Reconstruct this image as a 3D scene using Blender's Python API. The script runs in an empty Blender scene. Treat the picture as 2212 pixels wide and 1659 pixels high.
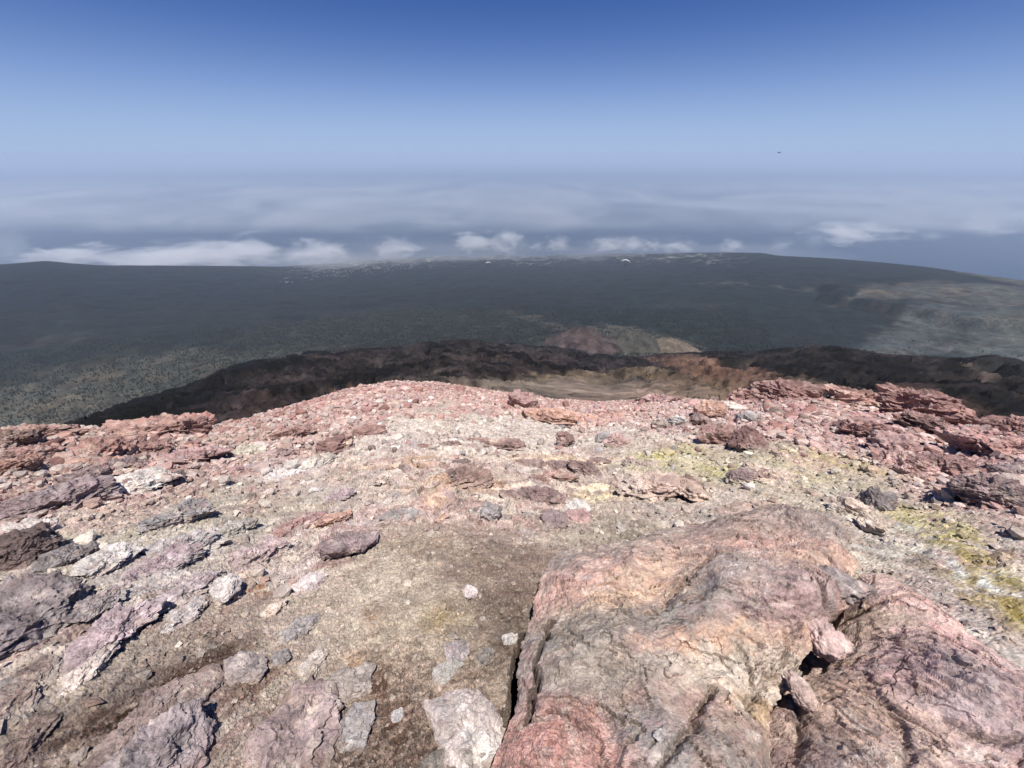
import bpy, bmesh, math, random
import numpy as np

# ------------------------------------------------------------------ camera, sky, sun, exposure
scene = bpy.context.scene
C = scene.collection
PITCH = math.radians(31.0)          # how far the camera looks down
F = 829.5                           # focal length in units of a 2212 x 1659 picture
CX, CY = 1106.0, 829.5
SUN_DIR = np.array([0.128, -0.292, 1.456]); SUN_DIR = SUN_DIR / np.linalg.norm(SUN_DIR)

cam_data = bpy.data.cameras.new('camera')
cam_data.sensor_width = 36.0
cam_data.lens = 18.0 / (CX / F)
cam_data.clip_start = 0.02
cam_data.clip_end = 900000.0
cam = bpy.data.objects.new('camera', cam_data)
cam.rotation_euler = (math.radians(90) - PITCH, 0, 0)
C.objects.link(cam)
scene.camera = cam

world = bpy.data.worlds.new('World')
scene.world = world
world.use_nodes = True
wn = world.node_tree
bgn = wn.nodes['Background']
sky = wn.nodes.new('ShaderNodeTexSky')
sky.sky_type = 'NISHITA'
sky.sun_disc = False
sky.sun_elevation = math.asin(SUN_DIR[2])
sky.sun_rotation = math.atan2(SUN_DIR[0], SUN_DIR[1])
sky.altitude = 3700
sky.air_density = 1.0
sky.dust_density = 0.3
sky.ozone_density = 5.0
# pale dust haze that thickens towards the horizon, all the way round
SKY_STRENGTH = 0.06
HAZE_SKY = (0.322, 0.425, 0.622)
geo_w = wn.nodes.new('ShaderNodeNewGeometry')
sep_w = wn.nodes.new('ShaderNodeSeparateXYZ'); wn.links.new(geo_w.outputs['Incoming'], sep_w.inputs[0])
m1 = wn.nodes.new('ShaderNodeMath'); m1.operation = 'MULTIPLY'; wn.links.new(sep_w.outputs['Z'], m1.inputs[0]); m1.inputs[1].default_value = -1.0 / math.sin(math.radians(7.6))
m2 = wn.nodes.new('ShaderNodeMath'); m2.operation = 'MAXIMUM'; wn.links.new(m1.outputs[0], m2.inputs[0]); m2.inputs[1].default_value = 0.0
m3 = wn.nodes.new('ShaderNodeMath'); m3.operation = 'POWER'; wn.links.new(m2.outputs[0], m3.inputs[0]); m3.inputs[1].default_value = 1.7
m4 = wn.nodes.new('ShaderNodeMath'); m4.operation = 'MULTIPLY'; wn.links.new(m3.outputs[0], m4.inputs[0]); m4.inputs[1].default_value = -1.0
m5 = wn.nodes.new('ShaderNodeMath'); m5.operation = 'EXPONENT'; wn.links.new(m4.outputs[0], m5.inputs[0])
mxw = wn.nodes.new('ShaderNodeMix'); mxw.data_type = 'RGBA'
tnt = wn.nodes.new('ShaderNodeMix'); tnt.data_type = 'RGBA'; tnt.blend_type = 'MULTIPLY'; tnt.inputs[0].default_value = 1.0
wn.links.new(sky.outputs[0], tnt.inputs[6]); tnt.inputs[7].default_value = (0.42, 0.72, 1.24, 1)
wn.links.new(m5.outputs[0], mxw.inputs[0]); wn.links.new(tnt.outputs[2], mxw.inputs[6])
mxw.inputs[7].default_value = tuple(c / SKY_STRENGTH for c in HAZE_SKY) + (1,)
wn.links.new(mxw.outputs[2], bgn.inputs[0])
bgn.inputs[1].default_value = SKY_STRENGTH

sun_data = bpy.data.lights.new('sun', 'SUN')
sun_data.energy = 5.0
sun_data.angle = math.radians(0.53)
sun_data.color = (1.0, 0.965, 0.91)
sun = bpy.data.objects.new('sun', sun_data)
C.objects.link(sun)
from mathutils import Vector, Matrix
sun.rotation_euler = Vector(-SUN_DIR).to_track_quat('-Z', 'Y').to_euler()

scene.view_settings.view_transform = 'Standard'
scene.view_settings.look = 'None'
scene.view_settings.exposure = 0.26
scene.view_settings.gamma = 1.0
scene.view_settings.use_curve_mapping = False
scene.cycles.max_bounces = 6
scene.cycles.diffuse_bounces = 1
scene.cycles.volume_bounces = 2
scene.cycles.transparent_max_bounces = 12
scene.cycles.use_denoising = True

rng = np.random.default_rng(7)
random.seed(7)

# ------------------------------------------------------------------ small helpers
def S(r, g, b, k=1.16):
    """picture colour of a sunlit surface (0-255) -> base colour"""
    c = np.array([r, g, b], float) / 255.0
    lin = np.where(c <= 0.04045, c / 12.92, ((c + 0.055) / 1.055) ** 2.4)
    g = lin @ np.array([0.25, 0.6, 0.15])
    return (lin * 0.82 + g * 0.18) / k

def SF(r, g, b):
    return S(r, g, b, 2.1)

def sstep(a, b, x):
    t = np.clip((x - a) / (b - a), 0, 1)
    return t * t * (3 - 2 * t)

_ga = rng.random(256) * 2 * np.pi
_GX, _GY = np.cos(_ga), np.sin(_ga)
_g3 = rng.normal(size=(256, 3)); _g3 /= np.linalg.norm(_g3, axis=1)[:, None]

def _hash2(ix, iy, seed):
    h = (ix.astype(np.int64) * 374761393 + iy.astype(np.int64) * 668265263 + seed * 97471117) & 0xffffffff
    h = ((h ^ (h >> 13)) * 1274126177) & 0xffffffff
    return (h ^ (h >> 16)) & 0xffff

def _hash3(ix, iy, iz, seed):
    h = (ix.astype(np.int64) * 374761393 + iy.astype(np.int64) * 668265263 + iz.astype(np.int64) * 2147483647 + seed * 97471117) & 0xffffffff
    h = ((h ^ (h >> 13)) * 1274126177) & 0xffffffff
    return (h ^ (h >> 16)) & 0xffff

def noise2(x, y, seed=0):
    ix, iy = np.floor(x), np.floor(y)
    fx, fy = x - ix, y - iy
    u = fx * fx * fx * (fx * (fx * 6 - 15) + 10)
    v = fy * fy * fy * (fy * (fy * 6 - 15) + 10)
    ix = ix.astype(np.int64); iy = iy.astype(np.int64)
    def g(dx, dy):
        h = _hash2(ix + dx, iy + dy, seed) & 255
        return _GX[h] * (fx - dx) + _GY[h] * (fy - dy)
    a = g(0, 0); b = g(1, 0); c = g(0, 1); d = g(1, 1)
    a = a + u * (b - a); c = c + u * (d - c)
    return (a + v * (c - a)) * 1.5

def fbm2(x, y, octv=4, seed=0, gain=0.5):
    s = 0; amp = 1; tot = 0
    for o in range(octv):
        s = s + amp * noise2(x, y, seed + o * 17); tot += amp
        x = x * 2.03 + 13.1; y = y * 2.03 - 7.7; amp *= gain
    return s / tot * 1.3

def noise3(p, seed=0):
    i = np.floor(p); f = p - i
    w = f * f * f * (f * (f * 6 - 15) + 10)
    i = i.astype(np.int64)
    out = 0
    for dx in (0, 1):
        for dy in (0, 1):
            for dz in (0, 1):
                g = _g3[_hash3(i[:, 0] + dx, i[:, 1] + dy, i[:, 2] + dz, seed) & 255]
                dot = g[:, 0] * (f[:, 0] - dx) + g[:, 1] * (f[:, 1] - dy) + g[:, 2] * (f[:, 2] - dz)
                wx = w[:, 0] if dx else 1 - w[:, 0]
                wy = w[:, 1] if dy else 1 - w[:, 1]
                wz = w[:, 2] if dz else 1 - w[:, 2]
                out = out + dot * wx * wy * wz
    return out * 1.6

def fbm3(p, octv=4, seed=0, gain=0.5):
    s = 0; amp = 1; tot = 0
    for o in range(octv):
        s = s + amp * noise3(p, seed + o * 17); tot += amp
        p = p * 2.03 + 5.3; amp *= gain
    return s / tot * 1.3

def cells2(x, y, seed=0, jit=0.9):
    """F1, F2 - F1 and the cell's random number"""
    ix, iy = np.floor(x).astype(np.int64), np.floor(y).astype(np.int64)
    f1 = np.full(x.shape, 9.0); f2 = np.full(x.shape, 9.0); cid = np.zeros(x.shape)
    for dx in (-1, 0, 1):
        for dy in (-1, 0, 1):
            h = _hash2(ix + dx, iy + dy, seed)
            px = ix + dx + 0.5 + jit * ((h & 255) / 255.0 - 0.5)
            py = iy + dy + 0.5 + jit * (((h >> 8) & 255) / 255.0 - 0.5)
            d = np.sqrt((px - x) ** 2 + (py - y) ** 2)
            m = d < f1
            f2 = np.where(m, f1, np.minimum(f2, d))
            f1 = np.where(m, d, f1)
            cid = np.where(m, ((h * 2654435761) & 0xffff) / 65535.0, cid)
    return f1, f2 - f1, cid

def facets2(x, y, seed=0, jit=0.9):
    """edge distance, cell number and a plane through each cell tilted its own way"""
    ix, iy = np.floor(x).astype(np.int64), np.floor(y).astype(np.int64)
    f1 = np.full(x.shape, 9.0); f2 = np.full(x.shape, 9.0); cid = np.zeros(x.shape); ox = np.zeros(x.shape); oy = np.zeros(x.shape)
    for dx in (-1, 0, 1):
        for dy in (-1, 0, 1):
            h = _hash2(ix + dx, iy + dy, seed)
            px = ix + dx + 0.5 + jit * ((h & 255) / 255.0 - 0.5)
            py = iy + dy + 0.5 + jit * (((h >> 8) & 255) / 255.0 - 0.5)
            d = np.sqrt((px - x) ** 2 + (py - y) ** 2)
            m = d < f1
            f2 = np.where(m, f1, np.minimum(f2, d)); f1 = np.where(m, d, f1)
            cid = np.where(m, ((h * 2654435761) & 0xffff) / 65535.0, cid); ox = np.where(m, px - x, ox); oy = np.where(m, py - y, oy)
    a = cid * 40.0
    return f2 - f1, cid, ox * np.cos(a) + oy * np.sin(a) * 1.0, f1 * f1

def cells3(p, seed=0):
    i0 = np.floor(p).astype(np.int64)
    n = len(p); f1 = np.full(n, 9.0); f2 = np.full(n, 9.0); cid = np.zeros(n); off = np.zeros((n, 3))
    for dx in (-1, 0, 1):
        for dy in (-1, 0, 1):
            for dz in (-1, 0, 1):
                a, b, c = i0[:, 0] + dx, i0[:, 1] + dy, i0[:, 2] + dz
                h = _hash3(a, b, c, seed); h2 = _hash3(a, b, c, seed + 1)
                q = np.stack([a + .1 + .8 * (h & 255) / 255., b + .1 + .8 * ((h >> 8) & 255) / 255., c + .1 + .8 * (h2 & 255) / 255.], -1)
                d = np.sqrt(((q - p) ** 2).sum(1)); m = d < f1
                f2 = np.where(m, f1, np.minimum(f2, d)); f1 = np.where(m, d, f1); cid = np.where(m, (h2 >> 8) / 255.0, cid); off[m] = (q - p)[m]
    return f1, f2 - f1, cid, (off * _g3[(cid * 255).astype(int)]).sum(1)

def ray(px, py):
    u = (np.asarray(px, float) - CX) / F
    v = (CY - np.asarray(py, float)) / F
    x = u
    y = math.cos(PITCH) + v * math.sin(PITCH)
    z = -math.sin(PITCH) + v * math.cos(PITCH)
    return x, y, z

def az_tan(px, py):
    x, y, z = ray(px, py)
    return np.arctan2(x, y), -z / np.hypot(x, y)

def smooth_table(az, val, sig):
    g = np.linspace(-math.pi, math.pi, 4001)
    v = np.interp(g, az, val)
    n = int(4 * sig / (g[1] - g[0])) + 1
    k = np.exp(-0.5 * (np.arange(-n, n + 1) * (g[1] - g[0]) / sig) ** 2); k /= k.sum()
    return g, np.convolve(np.pad(v, n, mode='edge'), k, mode='valid')

def mesh_obj(name, verts, faces, mat, cols=None, smooth=True, parent=None, link=True):
    """verts (N,3), faces (M,k) int -> one linked mesh object with an optional colour attribute"""
    me = bpy.data.meshes.new(name)
    verts = np.asarray(verts, np.float32); faces = np.asarray(faces, np.int32)
    me.vertices.add(len(verts)); me.vertices.foreach_set('co', verts.ravel())
    k = faces.shape[1]
    me.loops.add(faces.size); me.loops.foreach_set('vertex_index', faces.ravel())
    me.polygons.add(len(faces))
    me.polygons.foreach_set('loop_start', np.arange(0, faces.size, k, dtype=np.int32))
    try:
        me.polygons.foreach_set('loop_total', np.full(len(faces), k, np.int32))
    except Exception:
        pass
    me.polygons.foreach_set('use_smooth', np.full(len(faces), smooth, bool))
    me.update(calc_edges=True)
    if cols is not None:
        a = me.color_attributes.new('Col', 'FLOAT_COLOR', 'POINT')
        c4 = np.ones((len(verts), 4), np.float32); c4[:, :3] = np.clip(cols, 0.002, 0.9)
        a.data.foreach_set('color', c4.ravel())
    if mat: me.materials.append(mat)
    o = bpy.data.objects.new(name, me)
    if link: C.objects.link(o)
    if parent: o.parent = parent
    return o

def tag(o, label=None, cat=None, group=None, kind=None):
    if label: o['label'] = label
    if cat: o['category'] = cat
    if group: o['group'] = group
    if kind: o['kind'] = kind
    return o

def grid_faces(nr, nc, wrap=False):
    i = np.arange(nr - 1)[:, None]; j = np.arange(nc if wrap else nc - 1)[None, :]
    j2 = (j + 1) % nc
    a = i * nc + j; b = i * nc + j2; c = (i + 1) * nc + j2; d = (i + 1) * nc + j
    return np.stack([a, b, c, d], -1).reshape(-1, 4)

# ------------------------------------------------------------------ materials
def N(nt, t, **kw):
    n = nt.nodes.new(t)
    for k, v in kw.items(): setattr(n, k, v)
    return n

def rock_material(name, near=True):
    """base colour from the mesh's mineral colours and any painted shade, finer grain and relief from noise"""
    m = bpy.data.materials.new(name); m.use_nodes = True
    nt = m.node_tree; L = nt.links
    b = nt.nodes['Principled BSDF']
    b.inputs['Roughness'].default_value = 0.88
    b.inputs['Specular IOR Level'].default_value = 0.22
    at = N(nt, 'ShaderNodeAttribute', attribute_name='Col')
    oi = N(nt, 'ShaderNodeObjectInfo')
    mul = N(nt, 'ShaderNodeMix', data_type='RGBA', blend_type='MULTIPLY'); mul.inputs[0].default_value = 1
    L.new(at.outputs['Color'], mul.inputs[6]); L.new(oi.outputs['Color'], mul.inputs[7])
    geo = N(nt, 'ShaderNodeNewGeometry')
    cur = mul.outputs[2]
    sets = [(11, 7, 0.72, 1.30), (75, 4, 0.72, 1.30), (260, 2, 0.78, 1.24)] if near else [(0.012, 9, 0.55, 1.5), (0.06, 4, 0.55, 1.5)]
    for sc, det, lo, hi in sets:
        nz = N(nt, 'ShaderNodeTexNoise'); nz.inputs['Scale'].default_value = sc; nz.inputs['Detail'].default_value = det
        nz.inputs['Roughness'].default_value = 0.62
        L.new(geo.outputs['Position'], nz.inputs['Vector'])
        mr = N(nt, 'ShaderNodeMapRange'); mr.inputs[1].default_value = 0.3; mr.inputs[2].default_value = 0.7
        mr.inputs[3].default_value = lo; mr.inputs[4].default_value = hi
        L.new(nz.outputs[0], mr.inputs[0])
        vm = N(nt, 'ShaderNodeVectorMath', operation='SCALE')
        L.new(cur, vm.inputs[0]); L.new(mr.outputs[0], vm.inputs['Scale'])
        cur = vm.outputs[0]
    L.new(cur, b.inputs['Base Color'])
    prev = None
    for sc, det, dist, st in ([(18, 4, 0.007, 0.6), (-55, 0, 0.005, 0.7), (110, 5, 0.005, 0.8), (360, 2, 0.0022, 0.8)] if near else [(0.012, 9, 22.0, 0.9), (0.08, 4, 4.0, 0.8)]):
        if sc > 0:
            nz = N(nt, 'ShaderNodeTexNoise'); nz.inputs['Scale'].default_value = sc; nz.inputs['Detail'].default_value = det
            nz.inputs['Roughness'].default_value = 0.6
            L.new(geo.outputs['Position'], nz.inputs['Vector'])
        else:
            wv = N(nt, 'ShaderNodeTexNoise'); wv.inputs['Scale'].default_value = 14; wv.inputs['Detail'].default_value = 3
            L.new(geo.outputs['Position'], wv.inputs['Vector'])
            wm = N(nt, 'ShaderNodeVectorMath', operation='MULTIPLY_ADD'); wm.inputs[1].default_value = (.09, .09, .09)
            L.new(wv.outputs['Color'], wm.inputs[0]); L.new(geo.outputs['Position'], wm.inputs[2])
            nz = N(nt, 'ShaderNodeTexVoronoi'); nz.inputs['Scale'].default_value = -sc
            L.new(wm.outputs[0], nz.inputs['Vector'])
        bp = N(nt, 'ShaderNodeBump'); bp.inputs['Distance'].default_value = dist; bp.inputs['Strength'].default_value = st
        L.new(nz.outputs[0], bp.inputs['Height'])
        if prev: L.new(prev.outputs[0], bp.inputs['Normal'])
        prev = bp
    L.new(prev.outputs[0], b.inputs['Normal'])
    return m

M_ROCK = rock_material('weathered_rock')
M_FAR = rock_material('far_slope', near=False)

def plain(name, col, rough=0.8):
    m = bpy.data.materials.new(name); m.use_nodes = True
    nt = m.node_tree; b = nt.nodes['Principled BSDF']
    b.inputs['Roughness'].default_value = rough
    nz = N(nt, 'ShaderNodeTexNoise'); nz.inputs['Scale'].default_value = 3.0
    rp = N(nt, 'ShaderNodeMapRange'); rp.inputs[3].default_value = 0.85; rp.inputs[4].default_value = 1.15
    nt.links.new(nz.outputs[0], rp.inputs[0])
    vm = N(nt, 'ShaderNodeVectorMath', operation='SCALE'); vm.inputs[0].default_value = col
    nt.links.new(rp.outputs[0], vm.inputs['Scale']); nt.links.new(vm.outputs[0], b.inputs['Base Color'])
    return m

# ------------------------------------------------------------------ the summit ground: base shape
EYE = 1.6
CREST = [(0, 938, 8.5), (150, 940, 8.5), (230, 942, 8.5), (330, 944, 8.5), (455, 938, 9), (550, 914, 10), (650, 881, 12), (750, 850, 14),
         (850, 831, 16), (950, 834, 17), (1050, 849, 17), (1100, 855, 17), (1200, 870, 17), (1300, 876, 17), (1400, 870, 16),
         (1500, 870, 15), (1560, 877, 14.5), (1620, 873, 14), (1690, 866, 13), (1770, 872, 12.5), (1850, 893, 12), (1950, 902, 11), (2000, 920, 10.5),
         (2060, 940, 10), (2130, 946, 9.5), (2212, 950, 9)]
_p = np.array(CREST, float)
_a, _t = az_tan(_p[:, 0], _p[:, 1])
_az = np.concatenate([[-math.pi, -2.2, -1.55, -1.2], _a, [1.2, 1.55, 2.2, math.pi]])
_tt = np.concatenate([[-0.10, 0.0, 0.14, 0.30], _t, [0.30, 0.14, 0.0, -0.10]])
_dd = np.concatenate([[9, 9, 9, 8.5], _p[:, 2], [9, 9, 9, 9]])
G_AZ, G_TAN = smooth_table(_az, _tt, 0.012)
_, G_D = smooth_table(_az, _dd, 0.05)

def crest_tan(az): return np.interp(az, G_AZ, G_TAN)
def crest_d(az): return np.interp(az, G_AZ, G_D)

def ground_base(x, y):
    d = np.hypot(x, y); az = np.arctan2(x, y)
    tE, D = crest_tan(az), crest_d(az)
    k = 2 * EYE / D ** 2; s0 = tE - 2 * EYE / D
    de = np.sqrt(d * d + 0.0225) - 0.15
    dm = np.maximum((0.88 - s0) / k, 0.1)
    dq = np.minimum(de, dm)
    return -EYE - s0 * dq - 0.5 * k * dq ** 2 - 0.88 * np.maximum(de - dm, 0)

def hit(px, py, h=0.0):
    """where the line of sight through a picture point meets the ground (raised by h)"""
    px = np.atleast_1d(np.asarray(px, float)); py = np.atleast_1d(np.asarray(py, float))
    x, y, z = ray(px, py)
    ts = np.exp(np.linspace(math.log(0.3), math.log(60), 500))
    f = z[:, None] * ts - (ground_base(x[:, None] * ts, y[:, None] * ts) + h)
    neg = f < 0
    i = np.where(neg.any(1), neg.argmax(1), np.argmin(f, 1)); i = np.maximum(i, 1)
    r = np.arange(len(px))
    f0, f1 = f[r, i - 1], f[r, i]
    w = np.where(np.abs(f0 - f1) > 1e-9, np.clip(f0 / (f0 - f1 + 1e-12), 0, 1), 0)
    t = ts[i - 1] + (ts[i] - ts[i - 1]) * w
    return x * t, y * t

def crest_py(px):
    return np.interp(px, _p[:, 0], _p[:, 1])

def q_of(px, py, h=0.0):
    px = np.asarray(px, float)
    py = np.maximum(np.asarray(py, float), crest_py(px) + 5)
    x, y = hit(px, py, h)
    return np.arctan2(x, y), np.log(np.hypot(x, y))

class Patches:
    """soft patches of ground, kept as ellipses in bearing / log-distance on the ground"""
    def __init__(self, rows, h=0.0):
        self.rows = []
        for r in rows:
            px, py, rx, ry, rot = r[:5]
            c, s = math.cos(math.radians(rot)), math.sin(math.radians(rot))
            X = [px, px + rx * c, px - rx * c, px + ry * s, px - ry * s]
            Y = [py, py - rx * s, py + rx * s, py + ry * c, py - ry * c]
            a, l = q_of(X, Y, h)
            J = np.array([[(a[1] - a[2]) / 2, (a[3] - a[4]) / 2], [(l[1] - l[2]) / 2, (l[3] - l[4]) / 2]])
            J = J + np.eye(2) * 1e-5
            self.rows.append((a[0], l[0], np.linalg.inv(J), r[5:]))
    def weight(self, i, az, L, p=1.0):
        a0, l0, Ji, _ = self.rows[i]
        da, dl = az - a0, L - l0
        u = Ji[0, 0] * da + Ji[0, 1] * dl; v = Ji[1, 0] * da + Ji[1, 1] * dl
        return np.exp(-np.minimum((u * u + v * v) ** p, 40))

# patches: px, py, rx, ry, rot | colour A, colour B, slab, rubble, pits, weight
TAN, TAN2 = (186, 170, 146), (150, 132, 108)
OLV, OLV2 = (182, 175, 150), (142, 132, 104)
ZONES = [
    # bottom, from left to right
    (120, 1600, 260, 150, 30, (134, 110, 90), (64, 45, 32), .3, .2, .6, 1.0),
    (330, 1470, 240, 45, 30, (92, 64, 40), (52, 33, 22), .1, .3, .9, 1.3),
    (330, 1590, 170, 60, 25, (150, 124, 112), (112, 84, 72), .4, .2, .4, 1.1),
    (230, 1300, 220, 70, 28, (206, 192, 178), (160, 146, 130), .7, .2, .1, 1.0),
    (470, 1310, 120, 60, 20, (158, 134, 106), (96, 72, 48), .2, .3, .5, 1.0),
    (650, 1330, 150, 90, 20, (196, 180, 158), (158, 140, 116), .3, .2, .3, 1.0),
    (620, 1480, 130, 90, 20, (168, 146, 126), (104, 78, 58), .3, .2, .6, 1.0),
    (860, 1330, 170, 110, 0, (194, 176, 148), (164, 144, 118), .05, .15, .35, 1.2),
    (1060, 1230, 110, 70, 0, (128, 102, 80), (92, 66, 50), .05, .2, .6, 1.2),
    (1080, 1340, 60, 70, 0, (104, 80, 62), (62, 45, 34), .05, .2, .9, 1.2),
    (900, 1510, 130, 120, 0, (172, 144, 120), (84, 58, 42), .1, .2, 1.0, 1.3),
    (820, 1630, 130, 80, 0, (134, 106, 84), (62, 44, 33), .1, .2, 1.0, 1.2),
    (960, 1330, 60, 30, 10, (160, 140, 90), (130, 108, 60), .05, .1, .5, .9),
    # middle
    (900, 1165, 90, 35, 5, (150, 130, 96), (96, 74, 50), .0, .6, .6, 1.2),
    (1300, 1130, 90, 35, 0, (142, 132, 106), (96, 84, 64), .0, .6, .6, 1.2),
    (560, 1110, 240, 70, 18, OLV, OLV2, .15, .25, .15, 1.2),
    (330, 1140, 170, 60, 25, (184, 174, 148), (150, 132, 100), .15, .25, .15, 1.0),
    (640, 1190, 160, 50, 22, (214, 190, 188), (140, 92, 96), .9, .3, .0, 1.3),
    (700, 1040, 140, 40, 12, (206, 192, 176), (170, 152, 132), .5, .4, .0, 1.0),
    (400, 1200, 120, 40, 25, (214, 206, 202), (168, 160, 160), .9, .2, .0, 1.1),
    (950, 1040, 160, 70, 0, (222, 198, 176), (150, 104, 92), 1., .3, .0, 1.3),
    (1200, 1030, 200, 60, 0, (224, 204, 180), (142, 98, 90), 1., .3, .0, 1.3),
    (1180, 1100, 160, 40, 0, (200, 186, 160), (150, 128, 112), .5, .4, .1, 1.0),
    (960, 960, 200, 32, 0, (214, 206, 192), (176, 162, 150), .3, .9, .0, 1.3),
    (1200, 950, 170, 26, 0, (212, 204, 192), (178, 164, 152), .2, .9, .0, 1.2),
    (840, 990, 120, 25, 5, (224, 212, 204), (182, 150, 144), .6, .5, .0, 1.0),
    # right
    (1470, 1010, 150, 40, -5, (190, 184, 140), (164, 152, 104), .05, .6, .1, 1.3),
    (1440, 970, 130, 25, 0, (206, 190, 172), (160, 130, 116), .2, .9, .0, 1.1),
    (1760, 1000, 170, 30, -10, (190, 180, 138), (156, 142, 104), .1, .6, .1, 1.2),
    (1800, 1050, 200, 35, -12, (186, 176, 150), (150, 138, 110), .3, .4, .1, 1.1),
    (1560, 1080, 120, 30, -5, (204, 190, 162), (170, 146, 120), .6, .3, .0, 1.0),
    (2000, 1080, 150, 40, -18, (176, 166, 142), (134, 122, 98), .3, .3, .1, 1.1),
    (2040, 1180, 200, 60, -28, (206, 206, 196), (140, 138, 120), .5, .2, .1, 1.2),
    (2150, 1270, 130, 60, -30, (214, 212, 200), (118, 112, 88), .5, .2, .1, 1.2),
    (2180, 1110, 120, 40, -15, (150, 124, 112), (110, 86, 78), .3, .3, .1, 1.0),
    # left, far
    (90, 1060, 180, 60, 15, (204, 186, 168), (146, 110, 110), .7, .3, .0, 1.1),
    (60, 1140, 150, 50, 20, (222, 206, 194), (146, 116, 120), .8, .2, .0, 1.1),
    (150, 1000, 200, 25, 8, (204, 204, 168), (168, 142, 124), .4, .5, .0, 1.2),
    (380, 985, 170, 25, 10, (190, 132, 122), (150, 100, 102), .7, .5, .0, 1.1),
    (560, 965, 120, 22, 14, (196, 160, 146), (150, 112, 104), .4, .8, .0, 1.0),
]
ZP = Patches(ZONES)

# patches of a mineral on top: px, py, rx, ry, rot | colour, strength, streak scale
STAINS = [
    (2110, 1270, 150, 34, -28, (164, 138, 44), .9), (1960, 1120, 110, 28, -25, (186, 174, 110), .65), (2060, 1165, 150, 32, -28, (182, 168, 98), .65), (2140, 1225, 130, 22, -28, (172, 150, 66), .75),
    (2180, 1330, 60, 20, -30, (172, 150, 52), .8), (2020, 1215, 70, 12, -28, (236, 234, 226), .9), (2170, 1265, 60, 10, -28, (240, 238, 230), .9), (1430, 1000, 110, 26, 0, (190, 182, 128), .5), (1750, 1010, 150, 22, -8, (186, 176, 126), .5), (1420, 990, 30, 14, 0, (182, 170, 66), .9), (1560, 1020, 50, 12, -5, (184, 172, 90), .7), (1700, 1030, 60, 12, -10, (178, 160, 84), .6),
    (1740, 985, 60, 10, -8, (192, 178, 96), .6), (1480, 975, 60, 14, 0, (176, 170, 100), .6), (1850, 1010, 60, 12, -10, (180, 164, 90), .6),
    (950, 1340, 40, 30, 20, (150, 122, 62), .6), (800, 1330, 18, 35, 0, (150, 104, 62), .7), (760, 1440, 30, 30, 0, (170, 128, 80), .6),
    (545, 1275, 22, 26, 20, (140, 84, 30), .9), (540, 1480, 130, 26, 35, (96, 62, 36), .7), (240, 1545, 210, 42, 28, (70, 43, 26), .95), (430, 1445, 130, 30, 32, (74, 46, 27), .95), (330, 1500, 170, 12, 30, (52, 32, 20), .8), (820, 1480, 26, 60, -8, (96, 60, 36), .8), (760, 1610, 40, 40, 0, (60, 40, 28), .8), (860, 1560, 30, 60, -10, (96, 60, 36), .7),
    (1000, 1045, 130, 12, 0, (206, 160, 120), .7), (860, 1010, 90, 10, 2, (196, 150, 110), .7), (1300, 1075, 70, 14, 0, (238, 214, 164), .85), (1200, 1000, 130, 9, 0, (234, 206, 168), .8),
    (1250, 905, 120, 12, 0, (222, 162, 132), .7), (940, 905, 60, 8, 0, (176, 100, 84), .7), (620, 1020, 80, 12, 12, (232, 226, 222), .7),
]
SP = Patches(STAINS)

BOULDER_PX = [(1052, 1700), (1072, 1610), (1108, 1530), (1121, 1440), (1128, 1370), (1150, 1300), (1172, 1225), (1204, 1180), (1290, 1167), (1380, 1151), (1440, 1126),
              (1530, 1112), (1610, 1098), (1700, 1087), (1790, 1100), (1845, 1140), (1856, 1200), (1862, 1270), (1800, 1325), (1762, 1370), (1742, 1430), (1705, 1480),
              (1690, 1560), (1700, 1680), (1650, 1790), (1400, 1830), (1150, 1810)]
SLAB_PX = [(1850, 1262), (1868, 1236), (1930, 1233), (2000, 1262), (2105, 1326), (2212, 1398), (2330, 1470), (2440, 1640), (2300, 1850), (1900, 1850), (1690, 1810), (1640, 1660), (1665, 1530),
           (1722, 1462), (1780, 1430), (1812, 1360)]
TRENCH_PX = [(1136, 1380), (1126, 1440), (1120, 1500), (1112, 1550), (1090, 1600)]
_tx, _ty = hit([p[0] for p in TRENCH_PX], [p[1] for p in TRENCH_PX])

def trench(x, y):
    best = np.full(x.shape, 9.0)
    for i in range(len(_tx) - 1):
        ax, ay, bx, by = _tx[i], _ty[i], _tx[i + 1], _ty[i + 1]
        t = np.clip(((x - ax) * (bx - ax) + (y - ay) * (by - ay)) / ((bx - ax) ** 2 + (by - ay) ** 2), 0, 1)
        best = np.minimum(best, np.hypot(x - ax - t * (bx - ax), y - ay - t * (by - ay)))
    best = best + 0.016 * fbm2(x * 22, y * 22, 3, 77) + 0.01 * fbm2(x * 7, y * 7, 2, 78)
    return 0.42 * (1 - sstep(0.006, 0.050, best))

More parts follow.
